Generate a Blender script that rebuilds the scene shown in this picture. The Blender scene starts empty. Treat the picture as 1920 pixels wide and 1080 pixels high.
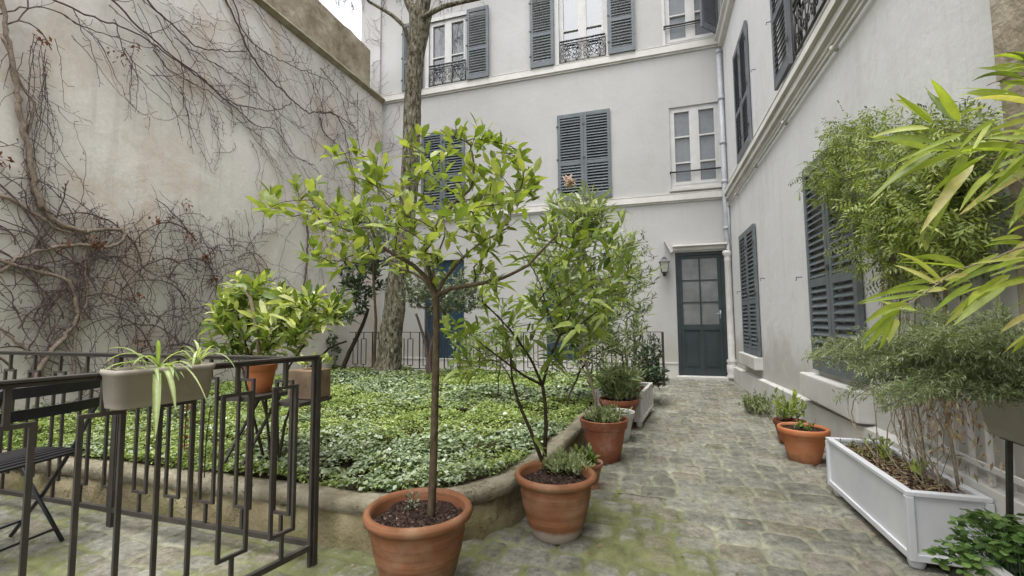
import bpy, math, random
import numpy as np
R = np.random.RandomState(7)
random.seed(7)
scene = bpy.context.scene

# ---------------------------------------------------------------- camera
F = 843.0; H = 1.1
YAW = math.radians(17.3); PITCH = math.radians(4.15); ROLL = math.radians(-0.47)
def _rx(a):
    c, s = math.cos(a), math.sin(a); return np.array([[1,0,0],[0,c,-s],[0,s,c]])
def _rz(a):
    c, s = math.cos(a), math.sin(a); return np.array([[c,-s,0],[s,c,0],[0,0,1]])
CM = _rz(YAW) @ _rx(math.pi/2+PITCH) @ _rz(ROLL)
C0 = np.array([0, 0, H])
cam_d = bpy.data.cameras.new('camera'); cam = bpy.data.objects.new('camera', cam_d)
scene.collection.objects.link(cam)
cam_d.sensor_width = 36; cam_d.lens = F/1920*36; cam_d.clip_start = 0.02; cam_d.clip_end = 500
import mathutils
m4 = mathutils.Matrix([[*CM[0], 0], [*CM[1], 0], [*CM[2], H], [0, 0, 0, 1]])
cam.matrix_world = m4
scene.camera = cam
# ---------------------------------------------------------------- world, sun, exposure
world = bpy.data.worlds.new("World"); scene.world = world; world.use_nodes = True
wn = world.node_tree; wn.nodes.clear()
SUN_EL, SUN_AZ = math.radians(76), math.radians(185)   # azimuth clockwise from +Y
sky = wn.nodes.new('ShaderNodeTexSky'); sky.sky_type = 'NISHITA'; sky.sun_disc = False
sky.sun_elevation = SUN_EL; sky.sun_rotation = SUN_AZ
sky.air_density = 1.0; sky.dust_density = 4.0; sky.ozone_density = 1.0
hs = wn.nodes.new('ShaderNodeHueSaturation'); hs.inputs['Saturation'].default_value = 0.16
bg = wn.nodes.new('ShaderNodeBackground'); bg.inputs['Strength'].default_value = 0.15
wo = wn.nodes.new('ShaderNodeOutputWorld')
wn.links.new(sky.outputs[0], hs.inputs['Color']); wn.links.new(hs.outputs[0], bg.inputs['Color'])
wn.links.new(bg.outputs[0], wo.inputs['Surface'])
sd = bpy.data.lights.new('sun', 'SUN'); sd.energy = 0.5; sd.angle = math.radians(40); sd.color = (1, 0.97, 0.93)
so = bpy.data.objects.new('sun', sd); scene.collection.objects.link(so)
sv = mathutils.Vector((math.sin(SUN_AZ)*math.cos(SUN_EL), math.cos(SUN_AZ)*math.cos(SUN_EL), math.sin(SUN_EL)))
so.rotation_euler = sv.to_track_quat('Z', 'Y').to_euler()
scene.view_settings.view_transform = 'Standard'; scene.view_settings.look = 'None'
scene.view_settings.gamma = 1; scene.view_settings.exposure = 1.83
scene.cycles.max_bounces = 8; scene.cycles.transparent_max_bounces = 16

# ---------------------------------------------------------------- pixel helpers (survey of the photograph -> points in the place)
YB, XR, XL = 9.01, 1.40, -6.0
def ray(x, y): return CM @ np.array([(x-960)/F, -(y-540)/F, -1.])
def GZ(x, y, z=0): d = ray(x, y); return C0 + d*((z-H)/d[2])
def PX(x, y, X): d = ray(x, y); return C0 + d*(X/d[0])
def PY(x, y, Y): d = ray(x, y); return C0 + d*(Y/d[1])
def DZ(x, y, Z): return C0 + ray(x, y)*Z
def zof(p): return -(CM.T @ (np.array(p)-C0))[2]

# ---------------------------------------------------------------- object helpers
BASE = {}
def link(o):
    scene.collection.objects.link(o); return o
def tag(o, label, cat, group=None, kind=None):
    o['label'] = label; o['category'] = cat
    if group: o['group'] = group
    if kind: o['kind'] = kind
    return o
def thing(name, label, cat, loc, group=None):
    o = bpy.data.objects.new(name, None); link(o)
    o.empty_display_size = 0.1
    o.location = [float(v) for v in loc]; BASE[o.name] = np.array(loc, float)
    return tag(o, label, cat, group)
class MB:
    def __init__(s): s.V = []; s.F = {}; s.n = 0; s.A = {}
    def add(s, V, faces, **att):
        V = np.asarray(V, float).reshape(-1, 3); k = len(V)
        for f in faces:
            f = np.asarray(f)
            if f.ndim == 1: f = f[None]
            s.F.setdefault(f.shape[1], []).append(f + s.n)
        s.V.append(V)
        for a, v in att.items():
            s.A.setdefault(a, []).append((s.n, np.broadcast_to(np.asarray(v, float), (k,))))
        s.n += k
    def box(s, x0, x1, y0, y1, z0, z1, mp=None, **att):
        P = [(x, y, z) for z in (z0, z1) for y in (y0, y1) for x in (x0, x1)]
        if mp: P = [mp(*p) for p in P]
        s.add(P, [[(0,1,3,2),(4,6,7,5),(0,4,5,1),(2,3,7,6),(0,2,6,4),(1,5,7,3)]], **att)
    def bar(s, a, b, w, h, up=(0,0,1), **att):
        a, b = np.array(a, float), np.array(b, float); d = (b-a)/np.linalg.norm(b-a)
        up = np.array(up, float); x = np.cross(d, up)
        if np.linalg.norm(x) < 1e-4: x = np.cross(d, (1,0,0))
        x /= np.linalg.norm(x); y = np.cross(x, d)
        P = [p + sx*x*w/2 + sy*y*h/2 for p in (a, b) for sy in (-1,1) for sx in (-1,1)]
        s.add(P, [[(0,1,3,2),(4,6,7,5),(0,4,5,1),(2,3,7,6),(0,2,6,4),(1,5,7,3)]], **att)
    def tube(s, pts, rad, k=6, cap=True, **att):
        pts = np.asarray(pts, float); n = len(pts)
        rad = np.broadcast_to(np.asarray(rad, float), (n,))
        T = np.gradient(pts, axis=0); T /= np.linalg.norm(T, axis=1)[:, None] + 1e-9
        ref = np.array([0.12, 0.31, 0.94]) if abs(T[0, 2]) < 0.9 else np.array([1., .1, 0])
        X = np.cross(T, ref); X /= np.linalg.norm(X, axis=1)[:, None] + 1e-9
        Y = np.cross(T, X)
        a = np.arange(k)/k*2*math.pi
        V = pts[:, None] + rad[:, None, None]*(np.cos(a)[None, :, None]*X[:, None] + np.sin(a)[None, :, None]*Y[:, None])
        i = np.arange(n-1)[:, None]*k; j = np.arange(k)[None]; j2 = (j+1) % k
        f = np.stack([i+j, i+j2, i+k+j2, i+k+j], -1).reshape(-1, 4)
        fs = [f]
        if cap and k > 2: fs += [np.arange(k)[::-1], np.arange(k)+(n-1)*k]
        s.add(V, fs, **att)
    def lathe(s, prof, cx, cy, cz=0, k=40, wob=0.0, close=True, **att):
        a = np.arange(k)/k*2*math.pi
        V = []
        for i, (r, z) in enumerate(prof):
            rr = r*(1+wob*np.sin(2*a+i*.05)+wob*.6*np.sin(3*a+1.3))
            V.append(np.stack([cx+rr*np.cos(a), cy+rr*np.sin(a), np.full(k, cz+z)], 1))
        n = len(prof); i = np.arange(n-1)[:, None]*k; j = np.arange(k)[None]; j2 = (j+1) % k
        f = np.stack([i+j, i+j2, i+k+j2, i+k+j], -1).reshape(-1, 4)
        fs = [f]
        if close: fs.append(np.arange(k)[::-1])
        s.add(np.concatenate(V), fs, **att)
    def build(s, name, mat, parent=None, smooth=False, bevel=0.0):
        if any(w in name for w in ('foliage', 'cover', 'leaves', 'litter', 'stem', 'twig', 'branches', 'culm', 'hook', 'guard')): smooth = True
        me = bpy.data.meshes.new(name)
        V = np.concatenate(s.V) if s.V else np.zeros((0, 3))
        o = bpy.data.objects.new(name, me); link(o)
        b = np.zeros(3)
        if parent is not None: o.parent = parent; b = BASE[parent.name]
        BASE[o.name] = b
        V = V - b
        ls, lt, ll, off = [], [], [], 0
        for sz, arr in s.F.items():
            a = np.concatenate(arr); ll.append(a.ravel())
            ls.append(off + np.arange(len(a))*sz); off += a.size; lt.append(np.full(len(a), sz))
        me.vertices.add(len(V)); me.vertices.foreach_set('co', V.astype(np.float32).ravel())
        L = np.concatenate(ll).astype(np.int32)
        me.loops.add(len(L)); me.loops.foreach_set('vertex_index', L)
        LS = np.concatenate(ls).astype(np.int32)
        me.polygons.add(len(LS)); me.polygons.foreach_set('loop_start', LS)
        me.polygons.foreach_set('use_smooth', np.full(len(LS), bool(smooth)))
        me.update(calc_edges=True)
        for a, lst in s.A.items():
            arr = np.zeros(len(V), np.float32)
            for o0, v in lst: arr[o0:o0+len(v)] = v
            me.attributes.new(a, 'FLOAT', 'POINT').data.foreach_set('value', arr)
        me.validate()
        if mat: me.materials.append(mat)
        if bevel > 0:
            md = o.modifiers.new('bevel', 'BEVEL'); md.width = bevel; md.segments = 2; md.limit_method = 'ANGLE'
        return o
def struct(o):
    o['kind'] = 'structure'; return o

# ---------------------------------------------------------------- material helpers
class NT:
    def __init__(s, name):
        s.m = bpy.data.materials.new(name); s.m.use_nodes = True; s.t = s.m.node_tree
        s.b = s.t.nodes['Principled BSDF']; s.out = s.t.nodes['Material Output']
        s.co = s.t.nodes.new('ShaderNodeNewGeometry').outputs['Position']
    def n(s, ty, **k):
        nd = s.t.nodes.new(ty)
        for a, v in k.items(): setattr(nd, a, v)
        return nd
    def l(s, a, b): s.t.links.new(a, b)
    def vec(s, sc=(1,1,1), rot=(0,0,0)):
        mp = s.n('ShaderNodeMapping'); mp.inputs['Scale'].default_value = sc; mp.inputs['Rotation'].default_value = rot
        s.l(s.co, mp.inputs['Vector']); return mp.outputs[0]
    def noise(s, scale, detail=5, rough=.55, vec=None, dist=0):
        nd = s.n('ShaderNodeTexNoise'); nd.inputs['Scale'].default_value = scale
        nd.inputs['Detail'].default_value = detail; nd.inputs['Roughness'].default_value = rough
        nd.inputs['Distortion'].default_value = dist
        s.l(vec if vec is not None else s.co, nd.inputs['Vector']); return nd.outputs['Fac']
    def ramp(s, fac, stops):
        r = s.n('ShaderNodeValToRGB'); e = r.color_ramp.elements
        while len(e) < len(stops): e.new(.5)
        for i, (p, c) in enumerate(stops):
            e[i].position = p; c = c if hasattr(c, '__len__') else (c, c, c); e[i].color = (*c[:3], 1)
        s.l(fac, r.inputs[0]); return r.outputs[0]
    def mix(s, fac, a, b, mode='MIX'):
        x = s.n('ShaderNodeMix', data_type='RGBA', blend_type=mode)
        for i, v in ((0, fac), (6, a), (7, b)):
            if hasattr(v, 'is_output'): s.l(v, x.inputs[i])
            else: x.inputs[i].default_value = v if i == 0 else (*v, 1)
        return x.outputs[2]
    def math(s, op, a, b=0.0):
        x = s.n('ShaderNodeMath', operation=op)
        for i, v in ((0, a), (1, b)):
            if hasattr(v, 'is_output'): s.l(v, x.inputs[i])
            else: x.inputs[i].default_value = v
        return x.outputs[0]
    def attr(s, name): return s.n('ShaderNodeAttribute', attribute_name=name).outputs['Fac']
    def bump(s, h, strength=.3, dist=.01):
        b = s.n('ShaderNodeBump'); b.inputs['Strength'].default_value = strength; b.inputs['Distance'].default_value = dist
        s.l(h, b.inputs['Height']); s.l(b.outputs[0], s.b.inputs['Normal']); return b
    def fin(s, col=None, rough=.7, spec=.4, metal=0):
        if col is not None:
            if hasattr(col, 'is_output'): s.l(col, s.b.inputs['Base Color'])
            else: s.b.inputs['Base Color'].default_value = (*col, 1)
        if hasattr(rough, 'is_output'): s.l(rough, s.b.inputs['Roughness'])
        else: s.b.inputs['Roughness'].default_value = rough
        s.b.inputs['Specular IOR Level'].default_value = spec; s.b.inputs['Metallic'].default_value = metal
        return s.m
def sep_z(t):
    x = t.n('ShaderNodeSeparateXYZ'); t.l(t.co, x.inputs[0]); return x.outputs[2]

def m_plaster(name, c, c2, c3, amt=.5, low=(0.38,0.36,0.31)):
    t = NT(name)
    a = t.noise(.7, 6, .6); a = t.ramp(a, [(.35, 0), (.68, 1)])
    col = t.mix(a, c, c2)
    b = t.noise(1.1, 7, .65, t.vec((1, 1, .35)), .6); b = t.ramp(b, [(.56, 0), (.72, 1)])
    col = t.mix(t.math('MULTIPLY', b, amt), col, c3)
    st = t.noise(2.2, 5, .6, t.vec((4, 4, .25))); st = t.ramp(st, [(.55, 0), (.75, 1)])
    col = t.mix(t.math('MULTIPLY', st, .22), col, low)
    # damp and dirt rising from the foot of the wall
    z = t.math('ADD', sep_z(t), t.math('MULTIPLY', t.noise(2.5, 6, .6), -1.1))
    zz = t.ramp(z, [(.0, 1), (.45, 0)])
    col = t.mix(t.math('MULTIPLY', zz, .65), col, low)
    v = t.n('ShaderNodeTexVoronoi', feature='DISTANCE_TO_EDGE'); v.inputs['Scale'].default_value = .55
    nz = t.n('ShaderNodeTexNoise'); nz.inputs['Scale'].default_value = 1.6; nz.inputs['Detail'].default_value = 7; t.l(t.co, nz.inputs['Vector'])
    sc = t.n('ShaderNodeVectorMath', operation='SCALE'); sc.inputs['Scale'].default_value = 1.6; t.l(nz.outputs['Color'], sc.inputs[0])
    wv = t.n('ShaderNodeVectorMath', operation='ADD'); t.l(t.co, wv.inputs[0]); t.l(sc.outputs[0], wv.inputs[1]); t.l(wv.outputs[0], v.inputs['Vector'])
    cr = t.math('MULTIPLY', t.ramp(v.outputs['Distance'], [(.0, 1), (.006, 0)]), t.ramp(t.noise(.8, 3), [(.5, 0), (.58, 1)]))
    col = t.mix(t.math('MULTIPLY', cr, .35), col, low)
    run = t.ramp(t.noise(3.5, 6, .7, t.vec((5, 5, .12))), [(.56, 0), (.70, 1)]); run = t.math('MULTIPLY', run, t.ramp(t.noise(.45, 4), [(.45, 0), (.62, 1)]))
    col = t.mix(t.math('MULTIPLY', run, .20), col, low)
    g = t.noise(34, 4, .6); col = t.mix(t.math('MULTIPLY', t.ramp(g, [(.4, 0), (.75, 1)]), .14), col, low)
    hh = t.math('ADD', t.math('MULTIPLY', t.noise(3.5, 5, .6), .9), t.math('MULTIPLY', t.noise(45, 4, .6), .12))
    t.bump(hh, .35, .03)
    return t.fin(col, .88, .15)
M = {}
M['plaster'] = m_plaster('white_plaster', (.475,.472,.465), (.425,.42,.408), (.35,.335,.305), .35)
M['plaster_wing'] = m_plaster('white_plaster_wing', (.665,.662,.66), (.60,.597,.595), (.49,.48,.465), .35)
def m_oldwall():
    t = NT('old_stained_plaster')
    a = t.ramp(t.noise(.5, 6, .6), [(.36, 0), (.66, 1)]); col = t.mix(a, (.72,.685,.64), (.61,.58,.535))
    o = t.ramp(t.noise(.75, 7, .62, t.vec((1, 1.2, 1.2)), .4), [(.52, 0), (.68, 1)])
    col = t.mix(t.math('MULTIPLY', o, .70), col, (.53,.41,.305))
    w = t.ramp(t.noise(1.4, 7, .65, t.vec((1, 1, .6))), [(.55, 0), (.68, 1)]); col = t.mix(t.math('MULTIPLY', w, .55), col, (.72,.70,.66))
    st = t.ramp(t.noise(2.6, 6, .65, t.vec((4, 3.4, .3))), [(.54, 0), (.74, 1)]); col = t.mix(t.math('MULTIPLY', st, .3), col, (.34,.32,.285))
    z = t.math('ADD', sep_z(t), t.math('MULTIPLY', t.noise(1.6, 6, .6), -1.8)); zz = t.ramp(z, [(.0, 1), (.9, 0)])
    col = t.mix(t.math('MULTIPLY', zz, .30), col, (.40,.375,.32))
    g = t.ramp(t.noise(26, 5, .65), [(.42, 0), (.72, 1)]); col = t.mix(t.math('MULTIPLY', g, .25), col, (.38,.36,.32))
    t.bump(t.math('ADD', t.noise(2.6, 6, .62), t.math('MULTIPLY', t.noise(30, 5, .65), .2)), .45, .04)
    return t.fin(col, .92, .1)
M['oldwall'] = m_oldwall()
def m_simple(name, c, c2, scale=8, rough=.7, bump=.2, dist=.01, spec=.3, det=6, stops=(.35,.7), metal=0, c3=None):
    t = NT(name)
    n = t.noise(scale, det, .62)
    if c3: col = t.ramp(n, [(stops[0], c), ((stops[0]+stops[1])/2, c3), (stops[1], c2)])
    else: col = t.ramp(n, [(stops[0], c), (stops[1], c2)])
    if bump: t.bump(t.noise(scale*3, 5, .6), bump, dist)
    return t.fin(col, rough, spec, metal)
M['brownstone'] = m_simple('weathered_stone', (.19,.155,.105), (.42,.375,.295), 2.2, .95, .8, .04, .1, 8, c3=(.31,.265,.195))
M['ledge'] = m_simple('stone_moulding', (.47,.46,.425), (.59,.58,.55), 2.0, .85, .3, .01, .2)
M['capstone'] = m_simple('mossy_capstone', (.20,.18,.11), (.40,.37,.28), 3.0, .9, .6, .02, .1)
M['shutter'] = m_simple('slate_blue_paint', (.095,.113,.122), (.135,.155,.163), 6, .55, .25, .002, .4)
M['shutter_grey'] = m_simple('faded_grey_paint', (.115,.122,.14), (.165,.172,.19), 6, .6, .25, .002, .35)
M['door'] = m_simple('dark_teal_paint', (.020,.029,.033), (.034,.045,.049), 4, .55, .2, .002, .45)
M['bluedoor'] = m_simple('deep_blue_paint', (.014,.036,.060), (.026,.058,.085), 4, .5, .2, .002, .4)
M['white'] = m_simple('white_joinery_paint', (.50,.495,.48), (.58,.575,.56), 5, .6, .1, .002, .3)
M['zinc'] = m_simple('grey_zinc', (.30,.315,.335), (.42,.435,.45), 5, .5, .15, .003, .5)
M['castwhite'] = m_simple('painted_cast_iron', (.44,.43,.40), (.60,.59,.565), 5, .6, .3, .004, .3)
M['iron'] = m_simple('dark_iron', (.018,.017,.017), (.040,.037,.034), 20, .5, .4, .002, .5)
def m_rail():
    t = NT('weathered_brown_iron')
    n = t.ramp(t.noise(14, 7, .65), [(.3, (.028,.024,.021)), (.6, (.046,.039,.033)), (.8, (.085,.06,.042))])
    t.bump(t.noise(60, 5, .6), .3, .003)
    return t.fin(n, .55, .45)
M['rail'] = m_rail()
M['black'] = m_simple('black_lacquer', (.010,.010,.012), (.022,.022,.026), 10, .32, .2, .001, .5)
M['slate'] = m_simple('grey_blue_table', (.13,.155,.19), (.18,.20,.235), 5, .4, .1, .001, .5)
M['soil'] = m_simple('dark_soil', (.018,.012,.008), (.11,.08,.055), 55, .95, .9, .02, .1, 8)
def m_mulch():
    t = NT('potting_soil'); v = t.n('ShaderNodeTexVoronoi'); v.inputs['Scale'].default_value = 90; t.l(t.co, v.inputs['Vector'])
    col = t.ramp(v.outputs['Color'], [(.15, (.02,.012,.01)), (.6, (.06,.036,.028)), (.86, (.09,.06,.045)), (.95, (.30,.24,.20))])
    t.bump(t.math('SUBTRACT', 1.0, v.outputs['Distance']), 1, .02); return t.fin(col, .95, .15)
M['mulch'] = m_mulch()
def m_terra(name, a, b, c, pale=(.50,.38,.30), zlo=.1, base_pale=False, bands=True):
    t = NT(name)
    col = t.mix(t.ramp(t.noise(5, 6, .6), [(.35, 0), (.68, 1)]), a, b)
    if bands:
        w = t.ramp(t.noise(2.0, 4, .6, t.vec((1.2, 1.2, 38))), [(.42, 0), (.62, 1)]); col = t.mix(t.math('MULTIPLY', w, .4), col, c)
    d = t.ramp(t.noise(3.2, 7, .65), [(.5, 0), (.68, 1)]); col = t.mix(t.math('MULTIPLY', d, .6), col, pale)
    al = t.ramp(t.noise(2.1, 6, .65), [(.5, 0), (.62, 1)]); al = t.math('MULTIPLY', al, t.ramp(t.math('ADD', sep_z(t), t.math('MULTIPLY', t.noise(8, 5), -.16)), [(.0, 1), (.10, 0)])); col = t.mix(t.math('MULTIPLY', al, .6), col, (.10,.095,.045))
    k = t.ramp(t.noise(11, 7, .7), [(.58, 0), (.7, 1)]); col = t.mix(t.math('MULTIPLY', k, .45), col, (.13,.085,.05))
    if base_pale:
        z = t.math('ADD', sep_z(t), t.math('MULTIPLY', t.noise(9, 5), -.05)); zz = t.ramp(t.math('ADD', z, t.math('MULTIPLY', t.noise(22, 6, .7), -.03)), [(.0, 1), (.006, .9), (.024, 0)])
        col = t.mix(t.math('MULTIPLY', zz, .8), col, (.36,.32,.275))
    t.bump(t.math('ADD', t.noise(3, 4, .5, t.vec((1, 1, 45))), t.math('MULTIPLY', t.noise(70, 4), .25)), .35, .004)
    return t.fin(col, .75, .25)
M['terra'] = m_terra('aged_terracotta', (.23,.092,.042), (.13,.055,.026), (.27,.135,.07), pale=(.30,.205,.13), base_pale=True)
M['terra2'] = m_terra('plain_terracotta', (.27,.095,.05), (.20,.07,.036), (.29,.12,.07), bands=False)
M['terra3'] = m_terra('orange_terracotta', (.42,.155,.06), (.35,.12,.045), (.45,.18,.08), pale=(.45,.22,.13), bands=False)
M['resin'] = m_simple('taupe_resin', (.235,.21,.175), (.30,.275,.235), 6, .5, .15, .002, .4)
M['whitebox'] = m_simple('white_planter_paint', (.50,.51,.53), (.60,.605,.615), 3, .45, .12, .002, .4)
M['whiteold'] = m_simple('weathered_white_paint', (.45,.445,.42), (.58,.575,.55), 7, .6, .2, .003, .3)
M['woodpot'] = m_simple('beige_wood', (.12,.085,.055), (.25,.175,.12), 9, .8, .3, .004, .2)
def m_kerb():
    t = NT('cracked_render')
    col = t.ramp(t.noise(2.4, 8, .65), [(.3, (.15,.125,.07)), (.55, (.235,.20,.12)), (.75, (.34,.30,.205))])
    m_ = t.ramp(t.noise(3.1, 6, .6), [(.5, 0), (.66, 1)]); z = t.ramp(t.math('MULTIPLY', sep_z(t), 3.0), [(.0, 1), (.75, .1)])
    col = t.mix(t.math('MULTIPLY', t.math('MULTIPLY', m_, z), .8), col, (.14,.15,.05))
    cpn = t.math('ADD', t.attr('cap'), t.math('MULTIPLY', t.math('SUBTRACT', t.noise(5, 7, .7), .5), .9)); col = t.mix(t.ramp(cpn, [(.3, 0), (.75, .9)]), col, t.ramp(t.noise(7, 8, .7), [(.3, (.12,.105,.068)), (.7, (.29,.268,.205))]))
    dk = t.ramp(t.noise(6, 8, .7), [(.55, 0), (.7, 1)]); col = t.mix(t.math('MULTIPLY', dk, .5), col, (.10,.08,.05))
    v = t.n('ShaderNodeTexVoronoi', feature='DISTANCE_TO_EDGE'); v.inputs['Scale'].default_value = 2.3
    wv = t.n('ShaderNodeVectorMath', operation='ADD')
    nz = t.n('ShaderNodeTexNoise'); nz.inputs['Scale'].default_value = 5; nz.inputs['Detail'].default_value = 6; t.l(t.co, nz.inputs['Vector'])
    sc = t.n('ShaderNodeVectorMath', operation='SCALE'); sc.inputs['Scale'].default_value = .9; t.l(nz.outputs['Color'], sc.inputs[0])
    t.l(t.co, wv.inputs[0]); t.l(sc.outputs[0], wv.inputs[1]); t.l(wv.outputs[0], v.inputs['Vector'])
    cr = t.ramp(v.outputs['Distance'], [(.0, 1), (.012, 0)])
    msk = t.ramp(t.noise(1.2, 3), [(.47, 0), (.53, 1)]); cr = t.math('MULTIPLY', cr, msk)
    col = t.mix(t.math('MULTIPLY', cr, .4), col, (.07,.05,.03))
    h_ = t.math('SUBTRACT', t.math('ADD', t.noise(5, 7, .65), t.math('MULTIPLY', t.noise(40, 5, .6), .25)), t.math('MULTIPLY', cr, .6))
    t.bump(h_, .7, .03); return t.fin(col, .92, .15)
M['kerb'] = m_kerb()
def m_cobble():
    t = NT('mossy_cobbles'); j = t.attr('joint'); tn = t.attr('tone'); ms = t.attr('moss')
    st = t.ramp(tn, [(.0, (.14,.138,.112)), (.3, (.19,.187,.155)), (.6, (.25,.246,.205)), (.8, (.205,.185,.145)), (1, (.17,.17,.11))])
    g = t.ramp(t.noise(17, 10, .8), [(.34, .45), (.66, 1.5)]); st = t.mix(1.0, st, g, 'MULTIPLY')
    lich = t.ramp(t.noise(9, 7, .7), [(.56, 0), (.64, 1)]); st = t.mix(t.math('MULTIPLY', lich, .45), st, (.36,.34,.28))
    jc = t.ramp(t.noise(16, 7, .7), [(.3, (.16,.158,.105)), (.5, (.26,.257,.185)), (.72, (.38,.375,.29))])
    col = t.mix(t.ramp(j, [(.25, 0), (.8, 1)]), st, jc)
    big = t.ramp(t.noise(2.2, 7, .7), [(.35, .78), (.65, 1.22)]); col = t.mix(1.0, col, big, 'MULTIPLY')
    wob = t.math('ADD', ms, t.math('MULTIPLY', t.math('SUBTRACT', t.noise(10, 10, .8), .5), 2.0))
    mo = t.ramp(t.noise(7, 7, .6), [(.3, (.085,.095,.03)), (.55, (.165,.18,.055)), (.78, (.26,.27,.11))])
    col = t.mix(t.math('MULTIPLY', t.ramp(wob, [(.42, 0), (.74, 1)]), .75), col, mo)
    t.bump(t.math('ADD', t.noise(14, 10, .78), t.math('MULTIPLY', t.noise(110, 6, .8), .45)), 1.0, .018)
    return t.fin(col, .86, .22)
M['cobble'] = m_cobble()
def m_bark(name, stops, sc=(9,9,2.4), bs=1.0, dist=.03):
    t = NT(name); v = t.vec(sc)
    n = t.noise(2.2, 8, .7, v, .5); col = t.ramp(n, stops)
    t.bump(n, bs, dist); return t.fin(col, .9, .15)
M['bark'] = m_bark('fissured_grey_bark', [(.36, (.03,.022,.014)), (.46, (.11,.095,.062)), (.56, (.22,.205,.15)), (.68, (.38,.37,.31))], sc=(11,11,4.5), dist=.06)
M['twig'] = m_bark('brown_twig', [(.35, (.05,.035,.02)), (.65, (.125,.10,.065))], (20,20,10), .3, .003)
M['stemdark'] = m_bark('dark_stem', [(.35, (.022,.016,.010)), (.65, (.06,.045,.028))], (20,20,10), .3, .003)
M['vine'] = m_bark('grey_vine_stem', [(.35, (.065,.044,.042)), (.65, (.17,.125,.115))], (20,20,20), .3, .003)
M['vinethick'] = m_bark('brown_vine_stem', [(.35, (.15,.115,.085)), (.65, (.30,.245,.20))], (14,14,14), .6, .006)
M['straw'] = m_bark('dry_straw_stem', [(.35, (.16,.13,.09)), (.65, (.30,.25,.18))], (20,20,20), .3, .003)
def m_leaf(name, stops, rough=.42, spec=.45, trans=.35, noise_amt=.2, tcol=None):
    t = NT(name); a = t.attr('tint'); col = t.ramp(a, stops)
    g = t.ramp(t.noise(28, 4, .6), [(.3, 1-noise_amt), (.7, 1+noise_amt)]); col = t.mix(1.0, col, g, 'MULTIPLY')
    t.fin(col, rough, spec)
    tr = t.n('ShaderNodeBsdfTranslucent')
    hv = t.mix(1.0, col, tcol or (1.15, 1.2, .55), 'MULTIPLY'); t.l(hv, tr.inputs['Color'])
    mx = t.n('ShaderNodeMixShader'); mx.inputs[0].default_value = trans
    t.l(t.b.outputs[0], mx.inputs[1]); t.l(tr.outputs[0], mx.inputs[2]); t.l(mx.outputs[0], t.out.inputs['Surface'])
    return t.m
M['leaf_mag'] = m_leaf('fresh_green_leaf', [(.0, (.08,.13,.025)), (.4, (.17,.235,.042)), (.75, (.27,.325,.065)), (1, (.38,.41,.12))], trans=.4)
M['leaf_loq'] = m_leaf('mid_green_leaf', [(.0, (.065,.105,.022)), (.45, (.145,.20,.04)), (.8, (.24,.30,.062)), (1, (.34,.38,.11))], trans=.38)
M['leaf_ole'] = m_leaf('greyish_green_leaf', [(.0, (.09,.125,.055)), (.5, (.19,.24,.11)), (.85, (.31,.36,.18)), (1, (.43,.46,.29))], trans=.4)
M['leaf_dark'] = m_leaf('dark_green_leaf', [(.0, (.025,.045,.02)), (.6, (.065,.10,.045)), (1, (.15,.20,.11))], .35, .5, .2)
M['leaf_grey'] = m_leaf('small_grey_green_leaf', [(.0, (.07,.095,.05)), (.6, (.165,.20,.12)), (1, (.32,.35,.25))], .45, .45, .2)
M['leaf_auc'] = m_leaf('variegated_yellow_leaf', [(.0, (.06,.105,.022)), (.35, (.16,.22,.045)), (.7, (.32,.38,.09)), (1, (.58,.60,.28))], .4, .5, .4)
M['leaf_cover'] = m_leaf('periwinkle_leaf', [(.0, (.09,.14,.035)), (.35, (.21,.285,.075)), (.7, (.34,.41,.13)), (1, (.48,.52,.26))], .42, .45, .3)
M['leaf_ivy'] = m_leaf('ivy_leaf', [(.0, (.08,.12,.055)), (.5, (.19,.245,.13)), (1, (.38,.42,.30))], .32, .6, .15)
M['leaf_jas'] = m_leaf('jasmine_leaf', [(.0, (.07,.095,.028)), (.45, (.20,.25,.06)), (.8, (.34,.39,.105)), (1, (.46,.48,.20))], .45, .4, .35)
M['leaf_asp'] = m_leaf('feathery_leaf', [(.0, (.10,.135,.065)), (.5, (.22,.26,.14)), (1, (.38,.41,.26))], .5, .35, .4)
M['leaf_bam'] = m_leaf('bamboo_leaf', [(.0, (.11,.16,.03)), (.45, (.26,.34,.05)), (.8, (.40,.47,.09)), (1, (.55,.50,.20))], .4, .45, .5)
M['leaf_clo'] = m_leaf('soft_clover_leaf', [(.0, (.06,.13,.035)), (.5, (.15,.26,.07)), (1, (.30,.42,.15))], .45, .4, .35)
M['leaf_spi'] = m_leaf('striped_leaf', [(.0, (.14,.22,.05)), (.5, (.28,.37,.12)), (1, (.60,.63,.40))], .35, .5, .4)
M['leaf_dry'] = m_leaf('withered_leaf', [(.0, (.13,.085,.05)), (.5, (.26,.19,.115)), (1, (.42,.34,.22))], .8, .15, .25, tcol=(1.1,1,.8))
M['leaf_red'] = m_leaf('reddish_new_leaf', [(.0, (.10,.035,.02)), (1, (.26,.12,.06))], .5, .35, .3, tcol=(1.1,.9,.7))
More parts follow.
